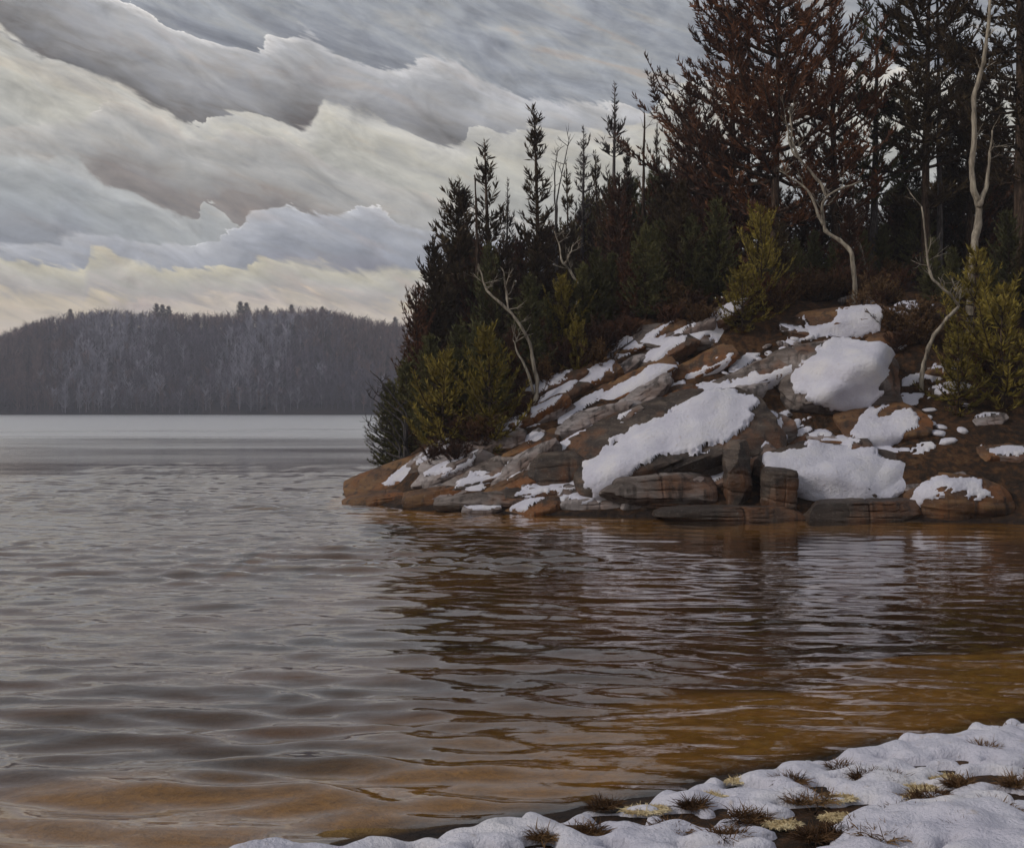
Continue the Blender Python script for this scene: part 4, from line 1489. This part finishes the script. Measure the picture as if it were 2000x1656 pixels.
# fallen logs
for (pts, rad, lab) in [([(1640, 592), (1700, 572), (1745, 562), (1788, 551)], 0.13, 'fallen grey log above the uppermost lilac slab'),
                        ([(1160, 730), (1200, 690), (1240, 662), (1262, 650)], 0.05, 'thin grey fallen stem on the lakeward side of the pinkish slab'),
                        ([(1268, 652), (1330, 636), (1400, 626), (1434, 614)], 0.07, 'fallen stem lying along the top of the pinkish slab')]:
    P = [np.array(hit_ground(a, b + 3, 12, 70)) + np.array([0, -0.12, rad * 0.7]) for a, b in pts]
    base = P[0].copy()
    P = np.array(P) - base
    t = np.linspace(0, len(P) - 1, 16)
    P = np.stack([np.interp(t, np.arange(len(P)), P[:, c]) for c in range(3)], 1)
    mb = MB()
    mb.tube(P, rad * (1 - 0.5 * np.linspace(0, 1, 16)), 8)
    for kk in (4, 8, 11):
        mb.tube(np.array([P[kk], P[kk] + np.array([rng.normal(0, .12), -.1, .28])]), [rad * .3, rad * .12], 5)
    o = obj('fallen_log', mb.mesh('fallen_log', GREYWOOD), None, base)
    tag(o, lab, 'log')

# ridge conifers that stand out on the far hill
for (px, py, sc) in [(138, 603, 1.0), (305, 592, 0.9), (318, 594, 1.1), (330, 597, 0.9), (470, 588, 1.1), (482, 590, 1.0), (520, 596, .8), (570, 594, 0.9), (630, 598, 1.0), (772, 618, 1.0)]:
    Y = YC + 4
    X = (px - CX) / F * Y
    gz = float(hill_h(np.array([X]), np.array([Y]))[0])
    zt_ = CAMZ + (HY - py) / F * Y
    tm, cm, H = protos[('spruce', int(px) % 4)]
    e = empty('spruce_tree', (X, Y, gz - 0.3))
    s = (zt_ - gz + 0.3) / H
    e.scale = (s * 1.5, s * 1.5, s)
    tag(e, 'tiny dark conifer standing above the skyline of the far hill', 'tree', 'conifers on the far ridge')
    obj('trunk', tm, e)
    obj('crown', cm, e)


# ------------------------------------------------------------------ near bank: dead grass tufts, straw in place of sunlit snow
def tuft(px, py, w_px, label, group, mat, flat=0.5, n=130, hgt_=0.16, name='grass_tuft'):
    p = hit_ground(px, py, 5, 14)
    gz = hgt(p.x, p.y)
    sr = w_px / F * p.y * 0.5
    a = rng.uniform(0, 6.28, n)
    rr = sr * np.sqrt(rng.random(n))
    P = np.stack([np.cos(a) * rr, np.sin(a) * rr * 0.7, np.full(n, -0.01)], 1)
    zg = land_h(P[:, 0] + p.x, P[:, 1] + p.y) - gz
    P[:, 2] += zg + 0.02
    D = unit(np.stack([np.cos(a) * 0.25 + rng.normal(0, .8, n), np.sin(a) * 0.25 + rng.normal(0, .8, n), rng.uniform(0.25, 1.1, n) * (1 - flat) + 0.16], 1))
    L = (hgt_ * rng.uniform(0.5, 1.3, n))[:, None]
    Sd = unit(np.cross(D, rng.normal(0, 1, (n, 3)))) * rng.uniform(0.0016, 0.0045, (n, 1))
    droop = np.array([0, 0, -1.0]) * L * rng.uniform(0.0, 0.35, (n, 1))
    V = np.stack([P - Sd, P + Sd, P + D * L * .6 + Sd * .8, P + D * L * .6 - Sd * .8, P + D * L + droop + Sd * .2, P + D * L + droop - Sd * .2], 1).reshape(-1, 3)
    i = np.arange(n)[:, None] * 6
    Fq = np.concatenate([i + np.array([0, 1, 2, 3]), i + np.array([3, 2, 4, 5])])
    o = obj(name, mesh_np(name, V, Fq, mat, smooth=False), None, (p.x, p.y, gz + 0.03))
    tag(o, label, 'grass', group)
    return o


SUNLIT_STRAWS = [(1262, 1592, 90), (1375, 1564, 80), (1440, 1536, 36), (1640, 1570, 60), (1700, 1558, 50), (1790, 1550, 70), (1836, 1528, 60), (1530, 1622, 60), (1635, 1608, 60), (1905, 1470, 50), (1775, 1572, 40)]
for (px, py, w) in [(1352, 1588, 40), (1580, 1575, 90), (1690, 1532, 44), (1742, 1536, 40), (1812, 1572, 80), (1310, 1634, 70), (1590, 1650, 60), (1885, 1636, 60), (1925, 1474, 40),
                    (1150, 1640, 60), (1462, 1612, 80), (1985, 1545, 50), (1180, 1588, 50), (1720, 1650, 80), (1840, 1612, 40),
                    (1645, 1640, 70), (1765, 1610, 60), (1545, 1540, 44), (1875, 1545, 50), (1950, 1600, 60), (1420, 1650, 60), (1060, 1650, 40), (1640, 1515, 36), (1960, 1440, 40)]:
    nr = min(math.hypot(px - sx2, (py - sy2) * 1.6) for sx2, sy2, _ in SUNLIT_STRAWS)
    dw = signed_dist(np.array([hit_ground(px, py, 5, 14)[:2]]), SHP)[0]
    place = 'close beside flattened cream straw' if nr < 62 else ('at the muddy lake edge' if dw < 0.45 else 'alone in the open near snow')
    tuft(px, py, w, ('small' if w < 45 else 'broad' if w > 69 else 'middling') + ' brown dead grass tuft ' + place, 'grass tufts ' + place, STRAW, 0.55, 420, 0.12)
for (px, py, w) in SUNLIT_STRAWS:
    tuft(px, py, w, 'flattened cream straw standing in for sunlit patches of the near snow', 'straw standing in for sunlit snow', SUNLIT_STRAW, 0.99, 900, 0.05, 'sunlit_straw_patch')
bare_tree('thin brown twig sticking up from the largest grass tuft', [[(1590, 1592), (1600, 1570), (1618, 1540)]], hit_ground(1590, 1592, 5, 14).y, 0.007, BARK, 'twig', 'twig', 0.02, False)

# ------------------------------------------------------------------ air
hm = bpy.data.materials.new('haze_air')
hm.use_nodes = True
hm.node_tree.nodes.clear()
q = G(hm.node_tree)
pv = q.n('ShaderNodeVolumePrincipled')
pv.inputs['Color'].default_value = (0.84, 0.86, 1.0, 1)
pv.inputs['Density'].default_value = 0.0006
pv.inputs['Anisotropy'].default_value = 0.1
ho = q.n('ShaderNodeOutputMaterial')
hm.node_tree.links.new(pv.outputs[0], ho.inputs['Volume'])
x0, x1, y0, y1, z0, z1 = -720, 720, -90, 820, -9, 76
HV = np.array([(x, y, z) for z in (z0, z1) for y in (y0, y1) for x in (x0, x1)], dtype=float)
HF = [[0, 2, 3, 1], [4, 5, 7, 6], [0, 1, 5, 4], [2, 6, 7, 3], [0, 4, 6, 2], [1, 3, 7, 5]]
tag(obj('haze', mesh_np('haze', HV, HF, hm, smooth=False)), kind='stuff')
